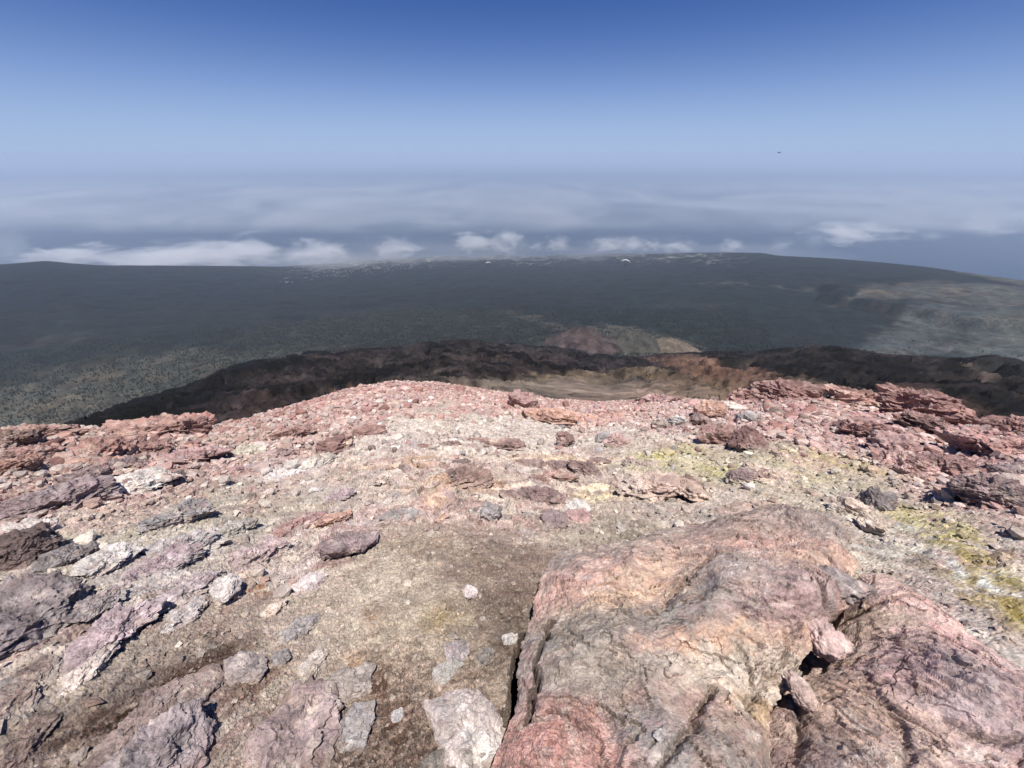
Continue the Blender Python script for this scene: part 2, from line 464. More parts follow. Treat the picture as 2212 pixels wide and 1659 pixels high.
def ground_full(x, y, want_col=True):
    """height and mineral colour of the summit ground, with shade painted into the pits"""
    d = np.hypot(x, y) + 1e-6; az = np.arctan2(x, y); L = np.log(d)
    t = d / crest_d(az)
    z = ground_base(x, y)
    # wobble of the patch borders
    wa = fbm2(az * 9, L * 9, 4, 3) * 0.10; wl = fbm2(az * 9 + 40, L * 9, 4, 4) * 0.08
    azw, Lw = az + wa, L + wl
    W = np.full(x.shape, 0.03); SL = W * .3; RB = W * .4; PT = W * .1
    A = W[..., None] * S(*TAN); B = W[..., None] * S(*TAN2)
    for i, (_, _, _, row) in enumerate(ZP.rows):
        cA, cB, sl, rb, pt, wt = row
        w = ZP.weight(i, azw, Lw) * wt
        W = W + w; SL = SL + w * sl; RB = RB + w * rb; PT = PT + w * pt
        A += w[..., None] * S(*cA); B += w[..., None] * S(*cB)
    # the red rubble of the crest
    red = sstep(0.30, 0.46, t - .10 * np.exp(-(az / .35) ** 2) + 0.13 * fbm2(az * 7, L * 5, 4, 9)) * 6 * sstep(1.6, 1.1, np.abs(az))
    side = sstep(-0.35, -0.85, az); rt = sstep(0.0, 0.5, az)
    cA = S(208, 152, 141) * (1 - side)[..., None] + S(182, 134, 116) * side[..., None]
    cA = cA * (1 - rt)[..., None] + S(206, 156, 152) * rt[..., None]
    cB = S(164, 100, 91) * (1 - side)[..., None] + S(128, 82, 70) * side[..., None]
    cB = cB * (1 - rt)[..., None] + S(160, 106, 102) * rt[..., None]
    W = W + red; SL = SL + red * .35; RB = RB + red * 1.0
    A += red[..., None] * cA; B += red[..., None] * cB
    A /= W[..., None]; B /= W[..., None]; SL /= W; RB /= W; PT /= W
    # bedding streaks run across the slope
    s1 = fbm2(az * 5.5 + wa * 6, L * 26 + wl * 20, 5, 21, 0.6)
    s2 = fbm2(az * 16 + wa * 5, L * 60 + wl * 30, 4, 22, 0.6)
    near_ = sstep(.18, .42, d); s1 = s1 * near_; s2 = s2 * near_; SL = SL * near_
    f = np.minimum(d, 8)
    va = fbm2(az * 7, L * 7, 2, 26) * 0.10; vl = fbm2(az * 7 + 30, L * 7, 2, 27) * 0.08
    fade = sstep(0.06, 0.5, d)
    z = z + fade * (0.030 * np.sqrt(f) * fbm2(x * 1.1, y * 1.1, 4, 31) + 0.006 * f * s1 + 0.002 * f * s2)
    # plates of rock with recessed joints
    u, v = az * 8 + va * 12 + .10 * s2, L * 17 + vl * 18 + .12 * s1
    e1, id1, tl1, sq1 = facets2(u, v, 41)
    u2, v2 = az * 24 + va * 26 + .15 * s2, L * 44 + vl * 40 + .2 * s1
    e2, id2, tl2, sq2 = facets2(u2, v2, 42)
    plate = sstep(0.0, 0.09, e1) * (0.3 + .8 * id1) + .6 * tl1 + 1.2 * (sq1 - .2) + 0.35 * sstep(0.0, 0.12, e2) * (0.2 + id2) + .25 * tl2
    z = z + fade * SL * np.sqrt(f) * 0.030 * (plate - 0.5)
    # rubble
    ru, rv = x * 9 + wa * 20, y * 9 + wl * 20
    c3, e3, id3 = cells2(ru, rv, 43); c4, e4, id4 = cells2(x * 24, y * 24, 44)
    z = z + fade * RB * (0.055 * np.sqrt(np.maximum(0, 1 - c3 * 1.3)) * id3 * np.minimum(1, d / 3) + 0.018 * np.sqrt(np.maximum(0, 1 - c4 * 1.4)) * id4)
    # grit
    grit = fbm2(x * 34, y * 34, 4, 51, 0.65)
    z = z + fade * 0.008 * grit + 0.004 * fbm2(x * 120, y * 120, 2, 53)
    # pits of the porous crust
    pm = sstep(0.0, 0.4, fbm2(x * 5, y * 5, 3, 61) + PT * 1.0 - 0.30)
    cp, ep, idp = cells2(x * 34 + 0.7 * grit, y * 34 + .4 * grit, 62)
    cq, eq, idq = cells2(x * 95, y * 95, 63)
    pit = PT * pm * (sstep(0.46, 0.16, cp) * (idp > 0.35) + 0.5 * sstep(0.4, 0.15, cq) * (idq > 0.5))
    z = z - fade * 0.015 * pit
    z = z - trench(x, y)
    if want_col == 2: return RB, SL, PT
    if not want_col: return z
    mix = np.clip(0.5 + 0.9 * s1 + 0.45 * s2 + SL * 1.3 * (0.5 - id1) + 0.6 * SL * (id2 - .5) + 0.35 * grit + RB * 0.8 * (id3 - 0.5) + 0.3 * RB * (id4 - .5), 0, 1)
    mix = sstep(0.05, 0.95, mix)
    mix = np.clip(mix + 0.9 * pit, 0, 1)  # pits also darkened in the colour, standing in for the shade inside them
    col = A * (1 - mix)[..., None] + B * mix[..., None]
    # single plates of another colour
    pal = np.array([S(206, 186, 178), S(150, 104, 98), S(226, 206, 184), S(150, 142, 140), S(176, 130, 126), S(198, 180, 160)])
    pk = pal[(id1 * 77.7 % 1 * 5.99).astype(int)] * (1 + .25 * s2 + .2 * grit)[..., None]
    pw = np.clip(SL * 0.9, 0, .62) * sstep(0.0, 0.05, e1)
    col = col * (1 - pw)[..., None] + pk * pw[..., None]
    jn = SL * .55 * sstep(.055, .0, e1)
    col = col * (1 - jn)[..., None] + jn[..., None] * S(112, 90, 74)
    pk = pal[(id2 * 5.99).astype(int)]
    pw = SL * 0.45 * (id1 > 0.3) * sstep(0.01, 0.1, e2)
    col = col * (1 - pw)[..., None] + pk * pw[..., None]
    pk = pal[(id4 * 5.99).astype(int)] * (0.7 + 0.5 * A / A.max())
    pw = RB * 0.35 * (c4 < 0.45)
    col = col * (1 - pw)[..., None] + pk * pw[..., None]
    chalk = (.20 * (1 - .65 * np.clip(PT * 1.2, 0, 1)) * sstep(.75, .35, t))[..., None]
    col = col * (1 - chalk) + chalk * S(214, 200, 190)
    # salts, sulphur, rust
    for i, (_, _, _, row) in enumerate(SP.rows):
        cc, st = row
        w = SP.weight(i, az + wa * .5, L + wl * .5, 1.3) * st
        w = w * sstep(-0.5, 0.15, s2 + 0.7 * s1 + 0.4 * grit)
        col = col * (1 - w)[..., None] + S(*cc) * w[..., None]
    # white salt flecks
    fl = sstep(0.42, 0.6, fbm2(x * 20, y * 20, 3, 71)) * 0.35 * (1 - PT)
    col = col * (1 - fl)[..., None] + S(226, 216, 206) * fl[..., None]
    col = 1.05 * col * (1 + 0.26 * grit + 0.22 * fbm2(x * 80, y * 80, 2, 73))[..., None]
    return z, col

def build_summit():
    az_d = np.linspace(-1.42, 1.42, 900)
    az_c = np.linspace(1.42, 2 * math.pi - 1.42, 62)[1:-1]
    az = np.concatenate([az_d, az_c])
    d = np.concatenate([[0.02, 0.08, 0.16, 0.24], np.exp(np.linspace(math.log(0.30), math.log(23), 840)), np.exp(np.linspace(math.log(23.5), math.log(75), 24))])
    D, AZ = np.meshgrid(d, az, indexing='ij')
    X, Y = D * np.sin(AZ), D * np.cos(AZ)
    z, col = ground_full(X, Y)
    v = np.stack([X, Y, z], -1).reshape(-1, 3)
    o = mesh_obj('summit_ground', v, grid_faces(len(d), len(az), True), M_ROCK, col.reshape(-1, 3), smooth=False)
    return tag(o, kind='structure')
build_summit()

def gz(x, y):
    return ground_full(np.atleast_1d(np.asarray(x, float)), np.atleast_1d(np.asarray(y, float)), False)

# ------------------------------------------------------------------ far country
# dark lava flank between the summit and the valley
SK2 = [(-400, 1010, 600), (0, 960, 650), (140, 917, 700), (200, 893, 760), (300, 861, 860), (400, 835, 960), (480, 800, 1050), (540, 782, 1150), (650, 766, 1250), (750, 757, 1350), (850, 750, 1450), (900, 742, 1500),
       (1000, 733, 1600), (1060, 740, 1600), (1150, 749, 1600), (1250, 756, 1600), (1330, 772, 1500), (1400, 770, 1500), (1500, 765, 1500), (1600, 762, 1500), (1700, 755, 1500), (1760, 746, 1500),
       (1850, 757, 1500), (1950, 772, 1450), (2050, 776, 1400), (2130, 769, 1400), (2160, 769, 1400), (2212, 781, 1400), (2600, 820, 1400)]
_k2 = np.array(SK2, float); _a2, _t2 = az_tan(_k2[:, 0], _k2[:, 1])
A2, T2 = smooth_table(_a2, _t2, 0.008); _, D2T = smooth_table(_a2, _k2[:, 2], 0.03)

SAND = None
def lava_z(az, d):
    E2, D2 = np.interp(az, A2, T2), np.interp(az, A2, D2T)
    E2 = E2 + .007 * fbm2(az * 16, az * 0 + .5, 5, 83, .6)
    Es = np.maximum(crest_tan(az), E2) + 0.13
    t = np.clip(np.log(d / 45) / np.log(D2 / 45), 0, 1)
    tan = E2 + (Es - E2) * (1 - t) ** 1.4
    base = -d * tan
    L = np.log(d)
    w1 = fbm2(az * 5, L * 4, 4, 80) * 0.6
    ridg = 1 - np.abs(fbm2(az * 6 + w1, L * 3.2 + w1 + az * 1.5, 5, 81, 0.50)) * 2
    n = fbm2(az * 26, L * 12, 6, 82, 0.62)
    calm = 1.0
    if SAND: calm = 1 - .9 * np.exp(-(((az - SAND[0]) / .26) ** 2 + ((L - SAND[1]) / .55) ** 2) ** 1.5)
    base = base + calm * d * (0.055 * (ridg - 0.75) + 0.004 * n) * sstep(60, 200, d) * (1 - 0.62 * sstep(.86, 1, t))
    over = np.maximum(d - D2, 0)
    return base - over * 0.55, ridg, n

LAVA_ZONES = [  # px, py, rx, ry, rot, colour (picture), weight
    (300, 888, 175, 30, 20, (7, 6, 7), 3.), (470, 825, 90, 16, 26, (7, 6, 7), 3.), (585, 792, 70, 8, 14, (12, 10, 11), 2.), (890, 800, 70, 7, 4, (10, 8, 9), 2.), (1130, 812, 60, 6, -4, (24, 20, 20), 1.5), (620, 800, 200, 30, 10, (50, 42, 42), 1), (560, 865, 130, 30, 15, (60, 47, 46), 1), (770, 815, 130, 11, 8, (9, 8, 9), 2.5),  # near-black ellipses paint in the shadow of the steep left cliff
    (1000, 775, 220, 30, 5, (62, 54, 52), 1), (900, 800, 90, 14, 20, (92, 80, 74), .6), (1100, 785, 120, 25, 0, (66, 50, 46), 1), (1000, 835, 110, 10, 0, (84, 74, 66), 1),
    (1180, 842, 170, 20, 0, (160, 142, 124), 4.), (1340, 852, 170, 20, 0, (182, 152, 130), 4.), (1260, 810, 130, 12, 0, (150, 128, 98), 1.4), (1420, 815, 80, 12, -8, (134, 110, 82), 1.2),
    (1530, 797, 110, 13, -8, (160, 118, 96), 1.8), (1500, 840, 120, 16, 0, (136, 110, 84), 1.5), (1640, 830, 130, 16, -5, (104, 84, 68), 1.2),
    (1700, 785, 150, 25, -3, (46, 40, 38), 1.1), (1850, 800, 160, 30, -10, (32, 28, 28), 1.3), (2080, 850, 160, 25, -15, (32, 28, 28), 1.3), (2150, 800, 60, 18, -10, (32, 32, 32), 1.2), (2080, 790, 70, 8, -22, (84, 72, 66), 1.2),
    (1980, 865, 110, 14, -15, (92, 66, 58), 1.4), (2100, 900, 130, 20, -20, (106, 82, 70), 1.4), (1300, 770, 160, 14, -8, (56, 48, 50), 1.), (620, 850, 120, 20, 20, (66, 50, 46), .8), (750, 840, 60, 6, 15, (110, 80, 56), .8)]

def px_to_surface(px, py, fn, d0, d1):
    a, t = az_tan(px, py)
    ds = np.exp(np.linspace(math.log(d0), math.log(d1), 300))
    zz = fn(np.full(300, float(a)), ds)
    f = -ds * float(t) - zz
    i = int(np.argmax(f < 0)) if (f < 0).any() else int(np.argmin(f))
    return float(a), ds[i]

def far_weights(rows, az, L, fn, d0, d1):
    out = []
    for r in rows:
        px, py, rx, ry, rot = r[:5]
        c, s = math.cos(math.radians(rot)), math.sin(math.radians(rot))
        pts = [(px, py), (px + rx * c, py - rx * s), (px - rx * c, py + rx * s), (px + ry * s, py + ry * c), (px - ry * s, py - ry * c)]
        q = []
        for (x_, y_) in pts:
            a, d = px_to_surface(x_, y_, fn, d0, d1); q.append((a, math.log(d)))
        J = np.array([[(q[1][0] - q[2][0]) / 2, (q[3][0] - q[4][0]) / 2], [(q[1][1] - q[2][1]) / 2, (q[3][1] - q[4][1]) / 2]]) + np.eye(2) * 0.004
        Ji = np.linalg.inv(J)
        da, dl = az - q[0][0], L - q[0][1]
        u = Ji[0, 0] * da + Ji[0, 1] * dl; v = Ji[1, 0] * da + Ji[1, 1] * dl
        out.append(np.exp(-np.minimum((u * u + v * v) ** 2.2, 40)))
    return out

_sa, _sd = px_to_surface(1270, 846, lambda a, dd: lava_z(a, dd)[0], 48, 1700)
SAND = (_sa, math.log(_sd))

def build_lava():
    az = np.linspace(-1.25, 1.25, 620); d = np.exp(np.linspace(math.log(48), math.log(3200), 330))
    D, AZ = np.meshgrid(d, az, indexing='ij'); L = np.log(D)
    z, ridg, n = lava_z(AZ, D)
    wa = fbm2(AZ * 20, L * 14, 5, 90, .6) * 0.030; wl = fbm2(AZ * 20 + 9, L * 14, 5, 91, .6) * 0.09
    W = np.full(D.shape, 0.12); col = W[..., None] * SF(50, 43, 43)
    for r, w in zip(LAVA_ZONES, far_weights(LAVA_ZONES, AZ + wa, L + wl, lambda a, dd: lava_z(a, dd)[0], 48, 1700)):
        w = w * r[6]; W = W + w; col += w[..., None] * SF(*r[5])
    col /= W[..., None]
    sand = sstep(.05, .10, col.max(-1))
    st = fbm2(AZ * 12 + wl * 4, L * 9 + wl * 4, 6, 92, 0.6)
    fl = fbm2(AZ * 4 + wa * 10, L * 4.5 + wl * 6 + AZ * 1.5, 5, 94, .55)
    col = col * np.clip(1 + (1.2 * st - 1.2 * (ridg - .6) + 0.7 * n + 1.4 * fl) * (1 - .82 * sand), 0.10, 3.0)[..., None] * (1.25 - .2 * sand)[..., None]  # fold and flow tones painted in to stand for relief shading
    gs = sstep(.30, .55, fbm2(AZ * 14 + wl * 3, L * 10 + wl * 4, 5, 95, .6))[..., None] * .22 * (1 - sand[..., None])
    col = col * (1 - gs) + gs * SF(112, 100, 96)
    br = sstep(0.15, 0.6, fbm2(AZ * 8, L * 5, 4, 93))[..., None] * 0.35
    col = col * (1 - br) + br * col.mean(-1, keepdims=True) * np.array([1.5, 1.0, 0.85])
    x, y = D * np.sin(AZ), D * np.cos(AZ)
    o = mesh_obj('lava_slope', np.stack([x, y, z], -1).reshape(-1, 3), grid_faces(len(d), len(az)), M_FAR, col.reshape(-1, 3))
    return tag(o, kind='structure')
build_lava()

SEA = -3715.0
SK1 = [(-500, 575, 12000), (0, 571, 12500), (100, 563, 12500), (160, 569, 12500), (220, 573, 12800), (420, 574, 13000), (600, 576, 14500), (700, 570, 16000), (850, 556, 17500), (1000, 549, 18500), (1106, 548, 18500),
       (1250, 550, 17500), (1400, 548, 15500), (1560, 545, 13500), (1650, 546, 12500), (1680, 552, 12300), (1800, 558, 12000), (1900, 566, 11500), (2000, 576, 11000), (2100, 590, 10500), (2212, 606, 10000), (2700, 640, 9500)]
_k1 = np.array(SK1, float); _a1, _t1 = az_tan(_k1[:, 0], _k1[:, 1])
A1, T1 = smooth_table(_a1, _t1, 0.006); _, D1T = smooth_table(_a1, _k1[:, 2], 0.03)

def valley_base(az, d):
    E1, D1 = np.interp(az, A1, T1), np.interp(az, A1, D1T)
    z0 = np.interp(d, [1500, 2400, 3300, 5000, 8000, 12000, 18500, 30000], [-1150, -1330, -1490, -1800, -2350, -3000, -4040, -5500])
    t = np.clip(np.log(d / 2600) / np.log(D1 / 2600), 0, 1)
    tanc = -z0 / d
    tan_end = -np.interp(D1, [8000, 12000, 18500], [-2350, -3000, -4040]) / D1
    z = -d * tanc * (1 + (E1 / tan_end - 1) * sstep(0, 1, t))
    return z - np.maximum(d - D1, 0) * 0.7

def valley_z(az, d):
    L = np.log(d)
    z = valley_base(az, d)
    n = fbm2(az * 14, L * 14, 5, 101, 0.55)
    z = z + d * 0.0065 * n * sstep(1.0, 0.86, d / np.interp(az, A1, D1T))
    # tableland with a scarp on the right
    x, y = d * np.sin(az), d * np.cos(az)
    e = ((az - MESA[0]) / 0.20) ** 2 + ((L - MESA[1]) / 0.17) ** 2
    z = z + 130 * sstep(1.12, 0.92, e + 0.35 * n)
    return z, n
MESA = (0, 9)
_ma, _md = px_to_surface(2085, 664, valley_base, 1800, 16000)
MESA = (_ma, math.log(_md))

VAL_ZONES = [
    (200, 850, 280, 60, 15, (118, 104, 84), 1.), (60, 890, 140, 36, 15, (138, 122, 98), 1.2), (480, 790, 260, 24, 10, (92, 84, 66), 1.), (140, 790, 200, 18, 10, (64, 62, 50), 1.), (90, 745, 160, 10, 8, (96, 80, 72), .7), (900, 700, 300, 40, 0, (66, 64, 54), 1.), (300, 700, 350, 40, 5, (48, 52, 46), 1.),
    (300, 620, 400, 35, 0, (36, 44, 46), 1.), (1000, 630, 400, 40, 0, (40, 46, 42), 1.), (1500, 650, 300, 50, -5, (36, 46, 40), 1.), (1700, 590, 300, 30, -5, (34, 42, 40), 1.), (1720, 710, 160, 45, 0, (40, 44, 38), 1.2), (1480, 700, 120, 30, 0, (40, 48, 38), 1.),
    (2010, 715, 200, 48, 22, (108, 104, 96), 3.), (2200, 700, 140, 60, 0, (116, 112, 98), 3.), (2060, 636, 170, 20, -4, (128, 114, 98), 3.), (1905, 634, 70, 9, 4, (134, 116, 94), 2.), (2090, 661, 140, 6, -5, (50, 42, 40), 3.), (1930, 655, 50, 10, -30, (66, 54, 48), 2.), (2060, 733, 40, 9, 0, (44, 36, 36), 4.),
    (2150, 600, 90, 6, -12, (112, 104, 84), 1.6), (2170, 690, 60, 7, -8, (150, 134, 104), 2.), (1480, 660, 100, 6, 0, (76, 70, 58), .8), (1150, 690, 90, 8, -15, (104, 92, 76), .7), (1370, 742, 110, 26, -8, (136, 124, 104), 1.5), (1240, 745, 90, 20, 0, (92, 84, 66), .8), (1560, 612, 60, 3, 0, (120, 110, 90), .8), (1730, 628, 50, 3, 0, (130, 116, 92), .8), (780, 660, 40, 5, 0, (22, 26, 28), 1.5), (650, 690, 40, 5, 0, (24, 28, 30), 1.5)]

def build_valley():
    az = np.linspace(-1.25, 1.25, 560); d = np.exp(np.linspace(math.log(1700), math.log(24000), 330))
    D, AZ = np.meshgrid(d, az, indexing='ij'); L = np.log(D)
    z, n = valley_z(AZ, D)
    wa = fbm2(AZ * 22, L * 22, 5, 110, .6) * 0.045; wl = fbm2(AZ * 22 + 9, L * 22, 5, 111, .6) * 0.05
    W = np.full(D.shape, 0.10); col = W[..., None] * SF(42, 46, 42)
    for r, w in zip(VAL_ZONES, far_weights(VAL_ZONES, AZ + wa, L + wl, lambda a, dd: valley_z(a, dd)[0], 1800, 18000)):
        w = w * r[6]; W = W + w; col += w[..., None] * SF(*r[5])
    col /= W[..., None]
    st = fbm2(AZ * 30, L * 55, 5, 112, 0.65)
    col = col * np.clip(1 + 0.75 * st + 0.35 * n + .3 * fbm2(AZ * 120, L * 160, 3, 116), 0.35, 2.3)[..., None]
    hue = fbm2(AZ * 13, L * 22, 4, 117)[..., None]
    col = col * .78 * np.array([.88, 1.0, 1.08])
    col = col * (1 + hue * np.array([.25, .0, -.15]))
    # fields and towns towards the coast
    E, _ = valley_base(AZ, D), 0
    t = D / np.interp(AZ, A1, D1T)
    dens = sstep(0.62, 0.9, t) * sstep(-0.62, -0.42, AZ) * sstep(0.62, 0.42, AZ)
    town = sstep(0.12, 0.42, fbm2(AZ * 46, L * 60, 5, 113, 0.65) + 0.25 * fbm2(AZ * 9, L * 12, 3, 114) + 0.18 * (dens - 0.6)) * dens
    town = town[..., None] * 0.8
    f1, e1, id1 = cells2(AZ * 420, L * 300, 115)
    fc = np.stack([0.12 + 0.30 * id1, 0.12 + 0.29 * id1, 0.10 + 0.27 * id1], -1)
    col = col * (1 - town) + fc * 0.62 * town
    x, y = D * np.sin(AZ), D * np.cos(AZ)
    o = mesh_obj('valley', np.stack([x, y, z], -1).reshape(-1, 3), grid_faces(len(d), len(az)), M_FAR, col.reshape(-1, 3))
    tag(o, kind='structure')
build_valley()

def build_sea():
    m = bpy.data.materials.new('sea_water'); m.use_nodes = True
    nt = m.node_tree; b = nt.nodes['Principled BSDF']
    b.inputs['Base Color'].default_value = (0.012, 0.03, 0.06, 1); b.inputs['Roughness'].default_value = 0.35
    geo = N(nt, 'ShaderNodeNewGeometry'); nz = N(nt, 'ShaderNodeTexNoise'); nz.inputs['Scale'].default_value = 0.02; nz.inputs['Detail'].default_value = 6
    nt.links.new(geo.outputs['Position'], nz.inputs['Vector'])
    bp = N(nt, 'ShaderNodeBump'); bp.inputs['Distance'].default_value = 8; bp.inputs['Strength'].default_value = .4
    nt.links.new(nz.outputs[0], bp.inputs['Height']); nt.links.new(bp.outputs[0], b.inputs['Normal'])
    a = np.linspace(0, 2 * math.pi, 97)[:-1]
    rs = [0.001, 20000, 60000, 150000, 330000]
    v = np.array([[r * math.cos(t), r * math.sin(t), SEA] for r in rs for t in a])
    tag(mesh_obj('sea', v, grid_faces(len(rs), 96, True), m), kind='structure')
build_sea()

# volcanic cones on the edge of the valley
def cone(name, px, py, wpx, hfrac, cA, cB, seed, crater=0.15):
    a, d = px_to_surface(px, py, lambda aa, dd: valley_z(aa, dd)[0], 1800, 6000)
    cx, cy = d * math.sin(a), d * math.cos(a)
    R = wpx / F * d * 0.5 / math.cos(a)
    th = np.linspace(0, 2 * math.pi, 97)[:-1]; r = np.linspace(0, 1, 40)
    RR, TH = np.meshgrid(r, th, indexing='ij')
    X, Y = cx + RR * R * np.cos(TH) * (1 + .12 * np.sin(TH * 2 + seed)), cy + RR * R * np.sin(TH)
    zb = valley_z(np.arctan2(X, Y), np.hypot(X, Y))[0]
    n = fbm2(X / R * 3, Y / R * 3, 5, seed)
    h = R * hfrac * ((1 - RR) ** 0.9 * (1 + .25 * n) - crater * sstep(.25, .05, RR))
    z = zb + h - 6 - 30 * sstep(.93, 1, RR)
    mix = np.clip(.5 + n + .5 * fbm2(TH * 6, RR * 3, 3, seed + 5), 0, 1)[..., None]
    col = SF(*cA) * (1 - mix) + SF(*cB) * mix
    o = mesh_obj(name, np.stack([X, Y, z], -1).reshape(-1, 3), grid_faces(40, 96, True), M_FAR, col.reshape(-1, 3))
    tag(o, kind='structure')
cone('cinder_cone', 1262, 745, 180, .56, (116, 94, 88), (70, 56, 54), 3)
cone('ash_hill', 1452, 752, 115, .40, (150, 130, 108), (122, 106, 88), 4, .05)
cone('grey_hill', 1362, 745, 150, .55, (104, 98, 86), (74, 72, 62), 5, .1)

# pine woods of the valley floor: too many to count, one object
def build_forest():
    m = plain('pine_crowns', (0.018, 0.024, 0.014), 0.9)
    n = 44000
    az = rng.uniform(-1.15, 1.05, n * 3); d = np.exp(rng.uniform(math.log(2100), math.log(5200), n * 3))
    k = fbm2(az * 26, np.log(d) * 30, 4, 120) + 0.35 * fbm2(az * 120, np.log(d) * 140, 2, 121)
    ok = k > -0.18
    e = ((az - MESA[0]) / 0.30) ** 2 + ((np.log(d) - MESA[1]) / 0.9) ** 2
    ok &= ~((e < 1) & (rng.random(n * 3) > 0.08))
    az, d = az[ok][:n], d[ok][:n]; n = len(az)
    z = valley_z(az, d)[0]
    base = np.stack([d * np.sin(az), d * np.cos(az), z - 1], -1)
    s = rng.uniform(8, 16, n)
    ring = np.array([[math.cos(t), math.sin(t), 0.25] for t in (0.2, 2.3, 4.4)] + [[0, 0, 1.25]])
    ring[:3, :2] *= 0.42
    v = base[:, None, :] + ring[None] * s[:, None, None] * (1 + 0.2 * rng.normal(size=(n, 4, 1)))
    f = np.array([[0, 1, 3], [1, 2, 3], [2, 0, 3]])
    f = (np.arange(n)[:, None, None] * 4 + f[None]).reshape(-1, 3)
    tag(mesh_obj('pine_forest', v.reshape(-1, 3), f, m, smooth=False), kind='stuff')
build_forest()

# white houses of the far towns: far below a pixel each, one object
def build_town():
    m = plain('whitewashed_walls', (0.20, 0.185, 0.17), 0.8)
    n = 1200
    a = rng.uniform(-0.55, 0.5, 40000); t = rng.uniform(0.66, 0.97, 40000)
    d = t * np.interp(a, A1, D1T)
    k = fbm2(a * 46, np.log(d) * 60, 4, 113, .65) + 0.4 * (np.exp(-((a + 0.33) / .2) ** 2) + np.exp(-((a - 0.04) / .1) ** 2)) + .4 * (t - .8)
    o = np.argsort(-(k + 0.9 * rng.random(40000)))[:n]
    a, d = a[o], d[o]; z = valley_z(a, d)[0]
    c = np.stack([d * np.sin(a), d * np.cos(a), z], -1)
    w = rng.uniform(8, 22, (n, 1)); hh = rng.uniform(5, 13, (n, 1)); dp = rng.uniform(8, 20, (n, 1))
    q = np.array([[-1, -1, -.3], [1, -1, -.3], [1, 1, -.3], [-1, 1, -.3], [-1, -1, 1], [1, -1, 1], [1, 1, 1], [-1, 1, 1]], float)
    v = c[:, None, :] + q[None] * np.stack([w, dp, hh], -1).reshape(n, 1, 3)
    f = np.array([[4, 5, 6, 7], [0, 1, 5, 4], [1, 2, 6, 5], [2, 3, 7, 6], [3, 0, 4, 7]])
    f = (np.arange(n)[:, None, None] * 8 + f[None]).reshape(-1, 4)
    tag(mesh_obj('far_houses', v.reshape(-1, 3), f, m, smooth=False), kind='stuff')
build_town()

# haze: one closed box of even, thin air
def box_mesh(name, lo, hi, mat):
    q = np.array([[x, y, z] for z in (lo[2], hi[2]) for y in (lo[1], hi[1]) for x in (lo[0], hi[0])], float)
    f = np.array([[0, 2, 3, 1], [4, 5, 7, 6], [0, 1, 5, 4], [2, 6, 7, 3], [0, 4, 6, 2], [1, 3, 7, 5]])
    return mesh_obj(name, q, f, mat, smooth=False)

def build_haze():
    m = bpy.data.materials.new('haze_air'); m.use_nodes = True
    nt = m.node_tree; nt.nodes.remove(nt.nodes['Principled BSDF'])
    pv = N(nt, 'ShaderNodeVolumePrincipled')
    pv.inputs['Color'].default_value = (0.665, 0.795, 0.985, 1)
    pv.inputs['Density'].default_value = 1.8e-5
    pv.inputs['Anisotropy'].default_value = 0.0
    nt.links.new(pv.outputs[0], nt.nodes['Material Output'].inputs['Volume'])
    tag(box_mesh('haze', (-340000, -340000, SEA - 2000), (340000, 340000, 40.0), m), kind='stuff')
build_haze()

# clouds
def cloud_material(name, dens, seed, scale):
    m = bpy.data.materials.new(name); m.use_nodes = True
    nt = m.node_tree; L = nt.links; nt.nodes.remove(nt.nodes['Principled BSDF'])
    pv = N(nt, 'ShaderNodeVolumePrincipled'); pv.inputs['Color'].default_value = (1, 1, 1, 1); pv.inputs['Anisotropy'].default_value = 0.1
    tc = N(nt, 'ShaderNodeTexCoord')
    ln = N(nt, 'ShaderNodeVectorMath', operation='LENGTH'); L.new(tc.outputs['Object'], ln.inputs[0])
    oi = N(nt, 'ShaderNodeObjectInfo')
    ad = N(nt, 'ShaderNodeVectorMath', operation='ADD'); L.new(tc.outputs['Object'], ad.inputs[0]); L.new(oi.outputs['Location'], ad.inputs[1])
    nz = N(nt, 'ShaderNodeTexNoise'); nz.inputs['Scale'].default_value = scale; nz.inputs['Detail'].default_value = 6; nz.inputs['Roughness'].default_value = .62; nz.inputs['Distortion'].default_value = .5
    L.new(ad.outputs[0], nz.inputs['Vector'])
    a1 = N(nt, 'ShaderNodeMath', operation='MULTIPLY_ADD'); L.new(nz.outputs[0], a1.inputs[0]); a1.inputs[1].default_value = 2.6; a1.inputs[2].default_value = -1.05
    a2 = N(nt, 'ShaderNodeMath', operation='SUBTRACT'); L.new(a1.outputs[0], a2.inputs[0]); L.new(ln.outputs['Value'], a2.inputs[1])
    a3 = N(nt, 'ShaderNodeMath', operation='ADD'); L.new(a2.outputs[0], a3.inputs[0]); a3.inputs[1].default_value = 0.40
    a4 = N(nt, 'ShaderNodeMath', operation='MULTIPLY', use_clamp=False); L.new(a3.outputs[0], a4.inputs[0]); a4.inputs[1].default_value = dens
    a5 = N(nt, 'ShaderNodeMath', operation='MAXIMUM'); L.new(a4.outputs[0], a5.inputs[0]); a5.inputs[1].default_value = 0
    L.new(a5.outputs[0], pv.inputs['Density'])
    L.new(pv.outputs[0], nt.nodes['Material Output'].inputs['Volume'])
    return m
M_CLOUD = cloud_material('cloud_dense', 0.0034, 1, 2.1)
M_CLOUDT = cloud_material('cloud_thin', 0.0011, 2, 1.4)

M_MIST = cloud_material('coastal_mist', 0.00042, 3, 1.2)
_ico = {}
def ico(n):
    if n not in _ico:
        bm = bmesh.new(); bmesh.ops.create_icosphere(bm, subdivisions=n, radius=1)
        bm.verts.ensure_lookup_table()
        v = np.array([p.co[:] for p in bm.verts]); v /= np.linalg.norm(v, axis=1)[:, None]
        f = np.array([[q.index for q in p.verts] for p in bm.faces]); bm.free()
        _ico[n] = (v, f)
    return _ico[n]

